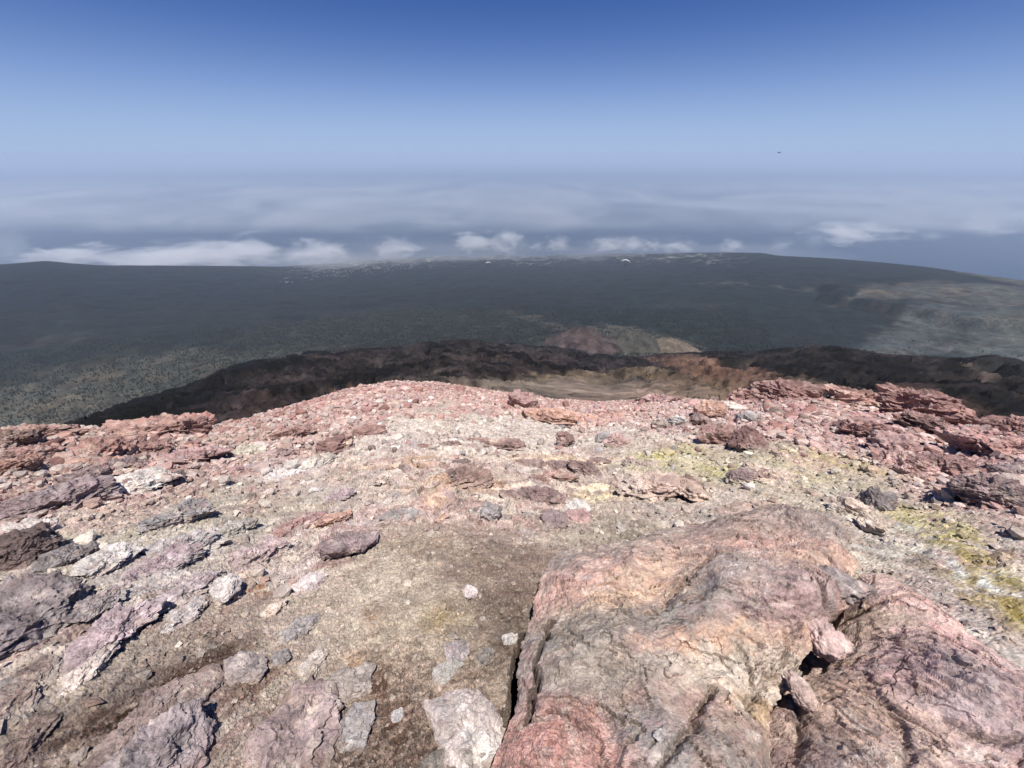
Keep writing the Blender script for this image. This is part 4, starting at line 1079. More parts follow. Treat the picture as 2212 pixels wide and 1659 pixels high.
HERO = [  # px, py, width px, length/width, height/width, turn, sunk, palette, strata, name, label
 (1060, 1121, 52, .9, .80, 20, .25, GREY, 0, 'stone', 'light grey round stone standing alone on the tan dirt in the middle'),
 (762, 1186, 124, .62, .42, 8, .35, PURP, 0, 'rock', 'brown purple flat rock lying by the dark moss of gravel in the middle left'),
 (852, 1116, 92, .5, .40, 0, .4, GREY, .5, 'rock', 'blue grey broken slab beside the ochre and maroon outcrop'),
 (938, 1098, 92, 1.5, .45, 0, .45, [(120, 76, 72), (226, 176, 136), (200, 160, 150), (132, 92, 88)], .5, 'outcrop', 'maroon and ochre banded outcrop behind the blue grey slab'),
 (1005, 1042, 120, .5, .30, -4, .45, [(110, 78, 70), (146, 108, 94), (206, 164, 138)], .6, 'outcrop', 'long brown ledge running right from the maroon and ochre outcrop'),
 (1200, 1132, 62, 1.0, .6, 0, .35, PURP, .2, 'rock', 'dark purple rock at the back edge of the huge boulder, left of a pair'),
 (1250, 1122, 50, 1.1, .55, 0, .35, PINK, .2, 'rock', 'maroon rock at the back edge of the huge boulder, right of a pair'),
 (1170, 1080, 100, .5, .40, 4, .4, [(104, 76, 76), (138, 102, 100), (170, 138, 132)], .3, 'rock', 'long maroon rock above the light grey round stone'),
 (1017, 1285, 30, 1.0, .7, 0, .2, [(206, 180, 176), (232, 212, 206), (240, 228, 222)], 0, 'stone', 'small pale pink stone alone on the tan dirt'),
 (494, 1286, 64, .75, .62, 20, .2, [(168, 156, 148), (214, 200, 192), (230, 218, 210)], 0, 'stone', 'white stone with a grey top beside the rust stain on the left'),
 (526, 1250, 20, .8, .6, 0, .3, CREAM, 0, 'stone', 'tiny cream stone above the white stone with a grey top'),
 (300, 1066, 140, .50, .32, 24, .3, [(150, 104, 104), (236, 220, 204), (240, 230, 218), (196, 150, 144)], .5, 'rock', 'tilted cream slab with a dark broken edge on the left slope'),
 (372, 1055, 56, .8, .6, 20, .4, DARK, .2, 'rock', 'black crumbling rock at the upper end of the tilted cream slab'),
 (110, 1098, 190, .55, .34, 14, .4, [(104, 84, 88), (148, 122, 126), (184, 164, 164)], .5, 'outcrop', 'wide purple grey outcrop at the left edge below the red rocks'),
 (190, 1052, 86, .7, .50, 10, .35, [(100, 80, 80), (134, 104, 104), (170, 146, 140)], .2, 'rock', 'wedge shaped brown purple rock beside the wide outcrop'),
 (60, 1165, 150, .6, .3, 15, .45, [(176, 140, 138), (222, 204, 192), (230, 214, 202)], .4, 'outcrop', 'pale pink outcrop at the left edge under the wide purple one'),
 (40, 1215, 130, .8, .55, 10, .3, [(44, 36, 36), (78, 54, 50), (120, 84, 74)], .2, 'rock', 'almost black rock with brown faces at the left edge'),
 (95, 1200, 64, .8, .6, -10, .35, DARK, 0, 'rock', 'dark greenish grey rock beside the almost black one at the left edge'),
 (40, 1345, 190, 1.1, .42, 30, .35, [(70, 62, 66), (122, 108, 112), (190, 160, 158)], .3, 'boulder', 'large dark purple boulder at the left edge with a deep shadow'),
 (60, 1290, 80, .7, .5, 20, .35, DARK, .2, 'rock', 'knobbly dark grey rock on top of the large dark boulder at the left'),
 (243, 1372, 200, .45, .26, 27, .4, LILAC, .5, 'rock', 'long lilac pink rock set in the dirt on the lower left'),
 (398, 1330, 130, .40, .22, 25, .45, [(160, 150, 146), (204, 192, 186), (222, 212, 204)], .6, 'rock', 'long pale grey rock next to the upper end of the lilac one'),
 (222, 1315, 110, .6, .28, 25, .5, [(108, 104, 106), (146, 132, 132), (176, 152, 148)], .3, 'rock', 'dull grey and pink rock above the lilac one'),
 (150, 1215, 120, .45, .3, 25, .4, [(92, 88, 90), (130, 124, 124), (160, 150, 148)], .4, 'rock', 'dark grey narrow ledge right of the almost black rock'),
 (240, 1222, 110, .55, .3, 22, .4, WHITE, .5, 'rock', 'whitish ledge with a dark end beside the dark grey ledge'),
 (390, 1130, 136, .42, .28, 18, .4, [(104, 104, 106), (150, 146, 146), (186, 180, 178)], .6, 'rock', 'grey striped ledge in the olive ground on the left'),
 (400, 1188, 190, .40, .20, 20, .5, [(164, 154, 154), (206, 196, 194), (226, 220, 216)], .8, 'outcrop', 'long whitish streaked outcrop under the grey striped ledge'),
 (560, 1200, 170, .42, .20, 22, .5, [(140, 96, 102), (196, 164, 162), (222, 204, 200)], .8, 'outcrop', 'pink and white streaked outcrop left of the flat brown purple rock'),
 (715, 1128, 84, .5, .35, 8, .4, ORNG, .3, 'rock', 'orange ended ledge above the flat brown purple rock'),
 (630, 1140, 120, .4, .25, 14, .45, [(140, 88, 90), (176, 124, 120), (206, 170, 160)], .5, 'rock', 'maroon streaked ledge left of the orange ended one'),
 (524, 1450, 80, 1.0, .36, 70, .45, [(120, 110, 112), (166, 150, 144), (200, 182, 168)], 0, 'rock', 'rounded grey rock set in brown crust in the lower left'),
 (610, 1423, 46, .8, .4, 20, .4, GREY, 0, 'stone', 'small dark grey stone right of the rounded grey rock'),
 (645, 1362, 100, .45, .22, 12, .5, GREY, .2, 'rock', 'flat grey rock buried in the tan crust'),
 (655, 1480, 130, .32, .22, 32, .45, [(168, 116, 100), (196, 176, 152), (206, 190, 168)], .2, 'rock', 'pale narrow rock with a reddish end, in the lower left crust'),
 (625, 1600, 310, .62, .20, 28, .5, [(140, 122, 124), (176, 146, 142), (196, 176, 156)], .1, 'boulder', 'broad flat pinkish boulder sunk in the crust at the bottom'),
 (740, 1490, 110, .9, .28, 40, .5, [(128, 112, 108), (164, 150, 138), (190, 176, 160)], .1, 'rock', 'mottled grey brown rock behind the broad flat pinkish boulder'),
 (350, 1640, 230, .6, .40, 12, .35, [(94, 92, 96), (150, 134, 138), (190, 170, 166)], .2, 'boulder', 'grey and mauve boulder with a straight dark end at the bottom left'),
 (300, 1555, 200, .5, .16, 25, .5, [(120, 92, 82), (150, 122, 114), (176, 148, 138)], .2, 'outcrop', 'flat reddish brown outcrop behind the grey and mauve boulder'),
 (1018, 1580, 140, 1.2, .42, 15, .4, [(150, 124, 122), (204, 186, 176), (232, 222, 214)], .1, 'rock', 'white topped pinkish rock against the left side of the huge boulder'),
 (988, 1411, 48, .9, .5, 0, .4, [(120, 112, 116), (160, 146, 148), (190, 176, 176)], 0, 'stone', 'grey lilac stone in the pitted crust'),
 (1050, 1424, 56, .5, .4, 30, .4, [(88, 84, 80), (124, 118, 110), (150, 142, 132)], 0, 'stone', 'dark olive grey stone right of the grey lilac stone'),
 (965, 1457, 74, .55, .35, 20, .45, [(150, 146, 136), (196, 190, 178), (214, 208, 196)], 0, 'stone', 'pale grey stone below the grey lilac stone'),
 (1100, 1385, 34, .8, .5, 0, .4, WHITE, 0, 'stone', 'small whitish stone at the head of the dark crevice'),
 (860, 1545, 30, .9, .6, 0, .35, [(150, 150, 150), (188, 184, 180), (206, 200, 196)], 0, 'stone', 'small light grey stone in the darkly pitted crust at the bottom'),
 (1400, 1072, 120, .62, .52, -6, .3, [(150, 104, 98), (222, 182, 160), (232, 204, 180), (176, 128, 118)], .6, 'boulder', 'cream and pink layered boulder behind the huge boulder'),
 (1490, 1072, 76, .9, .62, -30, .25, [(120, 80, 70), (206, 168, 142), (232, 206, 184)], .6, 'boulder', 'tilted brown and cream rock with a black hollow under its end'),
 (1600, 1038, 56, .7, .55, 0, .35, [(108, 84, 84), (150, 118, 114), (206, 166, 150)], .4, 'rock', 'grey brown half of the split rock left of the olive ground'),
 (1660, 1036, 100, .6, .40, -10, .4, CREAM, .5, 'rock', 'cream pink flat rock leaning on the grey brown split rock'),
 (1618, 968, 62, .9, .85, 0, .25, [(96, 56, 52), (132, 80, 74), (170, 112, 100)], .1, 'boulder', 'dark red angular boulder with a black shadow at the foot of the rubble'),
 (1560, 958, 78, .8, .62, 0, .3, REDB, .1, 'boulder', 'rust brown boulder left of the dark red angular one'),
 (1505, 925, 44, .9, .8, 0, .3, BROWN, .1, 'rock', 'brown block in the rubble right of the white stone'),
 (1460, 922, 44, .8, .62, 0, .25, WHITE, 0, 'stone', 'bright white stone in the rubble on the right'),
 (1425, 925, 40, .8, .62, 0, .3, DUN, 0, 'stone', 'dun stone just left of the bright white stone'),
 (1566, 893, 70, .6, .40, 0, .35, [(220, 196, 178), (236, 220, 204), (240, 230, 218)], .1, 'rock', 'cream white flat rock high in the red rubble'),
 (1530, 905, 60, .8, .70, 0, .3, ORNG, .2, 'rock', 'orange pink block below the cream white flat rock'),
 (1615, 912, 44, .8, .6, 0, .3, GREY, 0, 'stone', 'grey stone right of the brown block in the rubble'),
 (1220, 966, 38, .9, .95, 0, .3, [(110, 74, 70), (150, 104, 96), (190, 150, 140)], .2, 'rock', 'upright brown rock on the pale gravel in the middle'),
 (1330, 962, 50, .8, .6, 0, .3, PINK, .1, 'rock', 'pinkish angular rock at the edge of the yellow ground'),
 (1300, 958, 30, .8, .8, 0, .3, GREY, 0, 'stone', 'grey stone left of the pinkish angular rock'),
 (1130, 884, 66, .7, .55, 0, .15, [(130, 84, 80), (190, 138, 130), (214, 168, 158)], .1, 'boulder', 'lumpy pink boulder with a black hollow near the middle of the crest'),
 (1182, 912, 112, .6, .36, 0, .35, ORNG, .6, 'outcrop', 'orange ledge with dark cracked front below the lumpy pink boulder'),
 (1117, 843, 16, .9, .8, 0, .1, PINK, 0, 'stone', 'little pink stone poking above the skyline of the crest'),
 (1870, 876, 170, .6, .34, -2, .35, [(150, 96, 84), (196, 136, 118), (232, 190, 164), (170, 110, 98)], 1., 'outcrop', 'layered red and cream outcrop jutting from the crest on the right'),
 (1970, 905, 150, .7, .5, -8, .35, [(110, 70, 64), (160, 104, 94), (206, 146, 130)], 1., 'outcrop', 'cracked dark pink outcrop stepping down right of the layered one'),
 (1990, 935, 120, .6, .4, -15, .35, [(100, 64, 60), (146, 96, 90), (190, 136, 126)], .9, 'outcrop', 'lower ragged red outcrop below the cracked dark pink one'),
 (1850, 940, 140, .5, .34, -4, .4, [(126, 80, 72), (170, 114, 104), (206, 150, 138)], .7, 'outcrop', 'flat brick red outcrop under the layered one'),
 (1921, 976, 78, .8, .60, 0, .3, PINK, .1, 'boulder', 'smooth round pink boulder below the ragged red outcrops'),
 (1950, 1022, 110, .6, .50, -8, .35, [(150, 104, 98), (206, 152, 138), (196, 172, 166)], .3, 'boulder', 'pink boulder with a pale grey underside right of the olive ground'),
 (2035, 1028, 100, .6, .45, -12, .4, [(112, 76, 74), (160, 110, 104), (196, 144, 134)], .4, 'boulder', 'reddish boulder between the pale bellied one and the big pink one'),
 (2145, 985, 150, .62, .55, -12, .3, [(150, 100, 94), (206, 142, 130), (226, 168, 150)], .2, 'boulder', 'big smooth pink boulder near the right edge'),
 (2110, 938, 56, .6, .42, 0, .25, WHITE, 0, 'stone', 'whitish stone on the crest near the right edge'),
 (2190, 945, 110, .5, .4, 0, .35, REDB, .5, 'outcrop', 'red brown outcrop on the crest at the right edge'),
 (2180, 1035, 60, .8, .6, 0, .3, PURP, 0, 'rock', 'dark pointed rock under the big pink boulder at the right edge'),
 (2124, 1090, 130, .6, .46, -14, .2, [(84, 62, 62), (124, 94, 94), (170, 140, 138)], .4, 'boulder', 'dark brown angular boulder casting a black shadow on the right'),
 (2170, 1075, 110, .5, .36, -18, .35, [(120, 96, 94), (160, 134, 130), (196, 172, 166)], .3, 'rock', 'dull pink rock behind the dark brown angular boulder'),
 (1886, 1098, 58, .8, 1.0, 0, .3, [(88, 80, 82), (116, 106, 108), (140, 130, 130)], .1, 'rock', 'pointed dark grey rock behind the huge boulder'),
 (1838, 1112, 74, .6, .62, 0, .35, [(196, 164, 142), (220, 190, 166), (230, 206, 184)], .2, 'rock', 'beige block leaning against the pointed dark grey rock'),
 (1878, 1148, 60, .7, .5, -20, .35, CREAM, .2, 'rock', 'pale pink stone in front of the beige block'),
 (918, 968, 48, .5, .3, 0, .45, REDB, .6, 'rock', 'maroon flat ledge at the left end of the pale gravel sheet'),
 (976, 964, 40, .5, .32, 0, .45, BROWN, .6, 'rock', 'brown flat ledge on the pale gravel between two maroon ledges'),
 (1035, 957, 62, .45, .26, 2, .45, REDB, .6, 'rock', 'maroon flat ledge in the middle of the pale gravel sheet'),
 (1088, 968, 100, .4, .22, -2, .45, [(122, 84, 78), (164, 120, 110), (214, 176, 150)], .8, 'outcrop', 'long brown ledge with pale edges left of the upright brown rock'),
 (906, 996, 130, .38, .16, 2, .5, [(176, 130, 98), (214, 172, 136), (232, 206, 178)], .8, 'outcrop', 'long ochre ledge across the pale slope'),
 (995, 1003, 44, .5, .34, 0, .4, [(84, 68, 66), (120, 96, 92), (156, 130, 122)], .3, 'rock', 'dark little ledge at the right end of the long ochre one'),
 (1143, 1010, 66, .6, .30, 0, .45, BROWN, .3, 'rock', 'brown hump in the middle bedrock below the long brown ledge'),
 (1203, 1010, 66, .6, .40, 0, .4, [(96, 74, 70), (134, 104, 98), (170, 138, 126)], .2, 'rock', 'dark brown block with a sharp left side in the middle bedrock'),
 (1268, 1022, 100, .4, .36, -30, .4, [(110, 82, 76), (148, 114, 106), (190, 156, 142)], .3, 'rock', 'slanting brown ridge of rock above the cream yellow ledge'),
 (1291, 1000, 50, .5, .30, 0, .4, BROWN, .3, 'rock', 'small brown slab behind the slanting brown ridge'),
 (1272, 1063, 100, .42, .22, 4, .45, [(206, 172, 132), (236, 214, 168), (240, 228, 196)], .6, 'rock', 'cream yellow ledge left of the cream and pink layered boulder'),
 (1164, 1041, 90, .4, .22, 0, .5, REDB, .6, 'rock', 'maroon slab in the middle bedrock below the brown hump'),
 (1213, 1043, 76, .45, .26, 0, .45, [(130, 82, 72), (176, 122, 106), (216, 176, 146)], .5, 'rock', 'red brown slab left of the cream yellow ledge'),
 (1103, 1075, 46, .8, .40, 0, .45, BROWN, .2, 'rock', 'rounded brown rock left of the long maroon rock'),
 (1246, 1102, 56, .8, .5, 0, .4, WHITE, .2, 'rock', 'whitish crumbly rock above the pair of maroon rocks'),
 (1037, 1106, 34, .9, .4, 0, .45, BROWN, .1, 'stone', 'low brown stone just behind the light grey round stone'),
 (601, 987, 80, .5, .30, 8, .4, [(140, 108, 106), (180, 146, 140), (222, 190, 166)], .5, 'rock', 'dull purple slab with an orange lower edge right of the pale yellow stone'),
 (594, 1163, 80, .5, .26, 18, .45, REDB, .5, 'rock', 'maroon patch of rock under the maroon streaked ledge'),
 (734, 1076, 58, .6, .26, 14, .4, LILAC, .4, 'rock', 'lilac flat rock alone on the olive ground left of the maroon and ochre outcrop'),
 (669, 1043, 38, .5, .24, 10, .4, WHITE, .2, 'stone', 'white flake on the tan ground, higher of two'),
 (683, 1064, 34, .5, .30, 4, .35, WHITE, .2, 'stone', 'white flake on the tan ground, lower of two'),
 (512, 1026, 34, .8, .5, 0, .35, PINK, .1, 'stone', 'pinkish stone below the pale yellow stone'),
 (556, 1016, 50, .6, .4, 14, .35, LILAC, .2, 'rock', 'grey pink rock with a black shadow under the dull purple slab'),
 (340, 1234, 190, .40, .16, 21, .5, LILAC, .6, 'outcrop', 'pale lilac flat slab between the whitish streaked outcrop and the white stone'),
 (410, 1284, 150, .36, .17, 24, .5, [(150, 124, 132), (192, 170, 172), (222, 206, 200)], .6, 'outcrop', 'pink grey flat slab running up to the white stone with a grey top'),
 (172, 1455, 140, .42, .20, 30, .5, [(160, 132, 124), (206, 186, 172), (224, 208, 196)], .5, 'rock', 'pale crusted slab under the lower end of the lilac rock'),
 (430, 1492, 120, .5, .20, 28, .5, [(120, 96, 86), (156, 132, 120), (182, 160, 146)], .3, 'rock', 'brown flat rock between the rust streak and the rounded grey rock'),
 (404, 1470, 44, .7, .4, 20, .4, DUN, .1, 'stone', 'tan stone set in the rust streak'),
 (668, 1268, 80, .6, .20, 10, .5, [(190, 166, 162), (220, 200, 194), (232, 216, 208)], .3, 'rock', 'pale pink crust right of the white stone with a grey top'),
 (590, 1318, 66, .5, .24, 20, .45, CREAM, .3, 'rock', 'cream flat rock above the buried grey one'),
 (674, 1430, 80, .5, .26, 30, .45, [(176, 160, 146), (208, 192, 176), (222, 208, 194)], .3, 'rock', 'pale flat rock right of the small dark grey stone'),
 (45, 1500, 170, .45, .22, 30, .5, [(104, 82, 72), (142, 116, 104), (176, 150, 136)], .6, 'outcrop', 'brown flat slab at the left edge below the large dark boulder'),
 (40, 1612, 150, .5, .22, 30, .5, [(92, 70, 58), (128, 102, 88), (160, 134, 118)], .4, 'outcrop', 'dull brown slab at the bottom left corner'),
 (168, 1632, 32, .8, .5, 20, .35, DUN, 0, 'stone', 'small tan stone in the rust streak near the bottom left'),
 (329, 1549, 36, .6, .24, 20, .35, WHITE, 0, 'stone', 'bright white flake on the flat reddish brown outcrop'),
 (757, 1578, 100, .9, .26, 40, .5, GREY, .2, 'rock', 'grey rock at the right end of the broad flat pinkish boulder'),
 (1026, 1642, 64, .8, .5, 0, .4, [(130, 122, 112), (166, 156, 144), (186, 176, 162)], .1, 'stone', 'greyish stone below the white topped pinkish rock'),
 (942, 1652, 56, .8, .5, 0, .4, [(84, 84, 72), (116, 112, 98), (146, 140, 124)], .1, 'stone', 'dark greenish stone at the bottom edge below the pitted crust'),
 (200, 1008, 100, .45, .26, 8, .4, ORNG, .5, 'rock', 'orange and cream ledge in front of the long rust outcrop'),
 (276, 1011, 70, .5, .34, 8, .4, [(92, 74, 76), (126, 102, 104), (166, 140, 136)], .3, 'rock', 'mauve brown slab right of the orange and cream ledge'),
 (262, 1038, 66, .5, .24, 16, .45, CREAM, .3, 'rock', 'cream flat rock above the tilted cream slab'),
 (151, 1047, 44, .8, .6, 0, .35, GREY, .1, 'stone', 'grey stone left of the wedge shaped rock'),
 (500, 1150, 110, .35, .16, 16, .5, [(128, 120, 112), (166, 158, 146), (190, 182, 168)], .5, 'rock', 'low grey green ledge in the olive ground right of the striped ledge'),
 (830, 1040, 90, .4, .20, 6, .5, [(176, 140, 128), (214, 190, 172), (232, 214, 196)], .6, 'rock', 'pale pink low ledge left of the maroon and ochre outcrop'),
 (1390, 1010, 90, .4, .20, -4, .5, [(150, 120, 108), (190, 164, 146), (214, 194, 172)], .5, 'rock', 'dun low ledge at the near edge of the yellow ground'),
 (330, 945, 215, .5, .24, 4, .35, [(134, 88, 78), (182, 126, 108), (212, 164, 144)], .7, 'outcrop', 'broad brick red outcrop on the left skyline'),
 (428, 932, 78, .6, .52, 0, .3, [(136, 80, 66), (186, 116, 96), (206, 144, 122)], .2, 'boulder', 'rounded red boulder beside the broad brick red outcrop'),
 (60, 948, 150, .5, .22, 4, .4, [(128, 86, 76), (174, 124, 106), (204, 158, 136)], .6, 'outcrop', 'flat rust red outcrop on the skyline at the left edge'),
 (180, 944, 120, .5, .24, 4, .4, [(122, 82, 72), (168, 118, 102), (198, 152, 132)], .7, 'outcrop', 'flat rust red outcrop between the edge and the broad brick red outcrop'),
 (40, 968, 90, .6, .42, 5, .3, [(70, 50, 44), (120, 84, 70), (166, 122, 98)], .4, 'rock', 'dark rust rock just under the left skyline'),
 (75, 990, 84, .6, .40, 5, .3, REDB, .3, 'rock', 'rust rock with a dark side on the pale yellow ground at left'),
 (42, 1024, 96, .55, .40, 6, .3, [(110, 66, 52), (170, 112, 86), (206, 148, 116)], .3, 'rock', 'orange brown boulder at the left edge on the pale yellow ground'),
 (230, 985, 150, .45, .32, 10, .35, [(124, 76, 66), (166, 108, 92), (214, 158, 134)], .6, 'outcrop', 'long rust outcrop with a pale streak under the left skyline'),
 (335, 982, 60, .7, .62, 0, .3, [(110, 68, 58), (146, 92, 80), (170, 116, 104)], .2, 'rock', 'brown block at the end of the long rust outcrop'),
 (420, 1000, 130, .45, .26, 8, .4, [(140, 92, 96), (190, 140, 136), (232, 202, 180)], .7, 'outcrop', 'pink outcrop with a cream cap on the left'),
 (535, 985, 62, .65, .52, 12, .3, [(176, 166, 136), (216, 206, 176), (232, 224, 202)], .1, 'rock', 'pale yellow stone with a dark back on the left'),
 (640, 948, 90, .5, .4, 12, .35, REDB, .3, 'rock', 'reddish block among the rubble above the pale yellow stone'),
 (722, 978, 74, .7, .62, 14, .25, [(110, 62, 58), (160, 102, 92), (232, 198, 164)], .4, 'rock', 'cream topped dark red rock on the pale gravel'),
 (690, 1003, 84, .5, .36, 8, .35, [(190, 172, 150), (218, 206, 190), (226, 216, 204)], .2, 'rock', 'white crusted rock in front of the cream topped dark red one'),
 (1695, 868, 120, .5, .46, 0, .3, [(110, 70, 64), (160, 104, 94), (206, 150, 136)], .4, 'outcrop', 'jagged dark red peak on the skyline between the scree and the layered outcrop'),
 (1612, 868, 66, .5, .52, 0, .3, REDB, .3, 'outcrop', 'smaller red peak left of the jagged one on the skyline'),
 (1420, 872, 100, .5, .26, 0, .35, PINK, .3, 'outcrop', 'low pink hump on the skyline above the white stone in the rubble'),
 (1540, 869, 20, .9, .8, 0, .2, BROWN, 0, 'stone', 'single brown stone standing on the skyline between the pink hump and the red peaks'),
 (800, 940, 70, .5, .4, 8, .3, REDB, .2, 'rock', 'dark red block at the edge of the pale gravel sheet'),
]

def place_shape(v, px, py, w_px, sunk, turn, dims_fn, seed):
    pass

keep_out = []
SHORT = []
def add_hero(row, i):
    px, py, wpx, lr, hr, turn, sunk, pal, strata, name, label = row
    x, y = hit([px], [py]); x, y = float(x[0]), float(y[0])
    dist = math.sqrt(x * x + y * y + float(ground_base(np.array([x]), np.array([y]))[0]) ** 2)
    _, yy, zz = ray(px, py)
    depth = (y * math.cos(PITCH)) - float(ground_base(np.array([x]), np.array([y]))[0]) * math.sin(PITCH)
    # wide-angle stretch: across-line width on the picture for an object facing the eye
    w = wpx / F * depth / max(0.75, 1.0)
    dims = (w * 1.08, w * 1.08 * lr, w * 1.08 * hr)
    sub = 6 if wpx >= 90 else 5
    if wpx < 34: sub = 4
    v, f, lay, mean = rock_shape(1000 + i * 13, sub, dims, p=18 + (i % 4) * 5, rough=0.10, strata=strata)
    col = rock_colour(v, lay, mean, pal, 50 + i, strata)
    flat = True
    ta, tw, n = frame_at(x, y)
    c, s = math.cos(math.radians(turn)), math.sin(math.radians(turn))
    u1 = ta * c + tw * s; u2 = -ta * s + tw * c
    up = n * .75 + np.array([0, 0, .25]); up /= np.linalg.norm(up)
    u1 = u1 - up * (u1 @ up); u1 /= np.linalg.norm(u1); u2 = np.cross(up, u1)
    g = float(gz(x, y)[0])
    hgt = v[:, 2] + dims[2] * (0.5 - sunk)
    dw = np.clip(sstep(.30, .0, hgt / dims[2] + .22 * fbm3(v / mean * 3, 4, i + 700)), 0, 1)[:, None] * .75
    soil = ground_full(np.array([x, x]), np.array([y, y]))[1][0]
    col = col * (1 - dw) + soil * dw
    o = mesh_obj(name, v, f, M_ROCK, col, smooth=not flat)
    cen = np.array([x, y, g]) + up * dims[2] * (0.5 - sunk)
    M = Matrix.Identity(4)
    for r in range(3):
        M[r][0], M[r][1], M[r][2], M[r][3] = u1[r], u2[r], up[r], cen[r]
    o.matrix_world = M
    tag(o, label, 'boulder' if name == 'boulder' else ('outcrop' if name == 'outcrop' else ('stone' if name == 'stone' else 'rock')))
    keep_out.append((x, y, w * 0.55))
    sh = label
    for cut in (' lying', ' standing', ' beside', ' behind', ' running', ' at the', ' alone', ' with', ' on the', ' below', ' above', ' under', ' next', ' right of', ' left of', ' set in', ' in the', ' in dark', ' buried',
                ' against', ' between', ' jutting', ' stepping', ' among', ' leaning', ' near', ' casting', ' poking', ' high', ' sunk', ' from', ' just', ' ledge in', ' half of'):
        if cut in sh: sh = sh[:sh.index(cut)]
    SHORT.append((px, py, sh))
for i, row in enumerate(HERO): add_hero(row, i)

# stones that rest on the big boulder and on the slab
def on_top(px, py, h, w, lr, hr, turn, pal, name, label, seed):
    x, y = hit([px], [py], h); x, y = float(x[0]), float(y[0])
    v, f, lay, mean = rock_shape(seed, 5, (w, w * lr, w * hr), p=12, rough=.12)
    o = mesh_obj(name, v, f, M_ROCK, rock_colour(v, lay, mean, pal, seed, .2))
    o.location = (x, y, float(ground_base(np.array([x]), np.array([y]))[0]) + h + w * hr * .30)
    o.rotation_euler = (0, 0, math.radians(turn))
    tag(o, label, 'stone')
on_top(1777, 1388,   .17, .115, 1.15, .75, 20, PINK[1:] + [(214, 186, 182)], 'stone', 'pink stone with a black shadow wedged between the huge boulder and the slab', 5001)
on_top(1728, 1502, .15, .075, 1.6, .6, 25, [(150, 116, 104), (196, 160, 144), (206, 176, 160)], 'stone', 'narrow upright pinkish shard below the wedged pink stone', 5002)
on_top(1425, 1592, .31, .035, .9, .5, 10, GREY[1:], 'stone', 'tiny pale grey flake on the dark crack of the huge boulder', 5003)
on_top(1808, 1275, .22, .22, .6, .5, -10, [(130, 100, 98), (150, 138, 136), (176, 130, 122)], 'rock', 'grey and maroon lump on the right shoulder of the huge boulder', 5004)

# ------------------------------------------------------------------ loose stones, one by one
def inside(poly, px, py):
    r = False; j = len(poly) - 1
    for i in range(len(poly)):
        xi, yi = poly[i]; xj, yj = poly[j]
        if ((yi > py) != (yj > py)) and (px < (xj - xi) * (py - yi) / (yj - yi + 1e-9) + xi): r = not r
        j = i
    return r

protos = []
for k in range(10):
    r_ = np.random.default_rng(900 + k)
    v, f, lay, mean = rock_shape(900 + k, 3, (1, r_.uniform(.65, .95), r_.uniform(.5, .8)), p=9 + k, rough=.10, strata=.3 if k % 3 == 0 else 0)
    c = (1 + .25 * fbm3(v * 3, 4, k))[:, None] * np.ones(3) * .5
    o = mesh_obj('stone', v, f, M_ROCK, np.clip(c, .25, .85), link=False)
    protos.append(o.data)

LOOSE = [  # px0, px1, py0, py1, count, min px, max px, palettes, label, group
 (480, 1120, 835, 915, 62, 11, 26, [PINK, REDB, PINK, CREAM], 'pinkish red stone in the loose rubble of the central crest', 'stones of the central crest'),
 (1120, 1480, 860, 925, 34, 10, 22, [PINK, PINK, LILAC], 'dusty pink stone in the scree right of the lumpy boulder', 'stones of the pink scree'),
 (1480, 1800, 868, 950, 48, 14, 34, [REDB, PINK, BROWN, DUN], 'red brown stone in the rubble heap on the right crest', 'stones of the right rubble heap'),
 (20, 480, 925, 1010, 34, 16, 42, [REDB, REDB, BROWN], 'rust coloured stone among the flat outcrops of the left crest', 'stones of the left crest'),
 (780, 1380, 925, 1000, 34, 9, 22, [WHITE, DUN, PINK, GREY], 'pale stone lying on the white gravel in the middle', 'stones of the white gravel'),
 (1300, 1900, 960, 1060, 26, 9, 24, [WHITE, PINK, GREY, BROWN], 'stone scattered on the yellowish ground of the right slope', 'stones of the yellowish slope'),
]
CNAME = {id(PINK): ('dusky pink', 'pink', 'pale pink'), id(REDB): ('dark red', 'brick red', 'light red'), id(CREAM): ('rosy brown', 'cream', 'pale cream'), id(WHITE): ('off-white', 'whitish', 'bright white'),
         id(GREY): ('dark grey', 'grey', 'light grey'), id(BROWN): ('dark brown', 'brown', 'light brown'), id(DUN): ('dull brown', 'dun', 'pale dun'), id(LILAC): ('mauve', 'lilac', 'pale lilac')}
STONES = []
made = 0
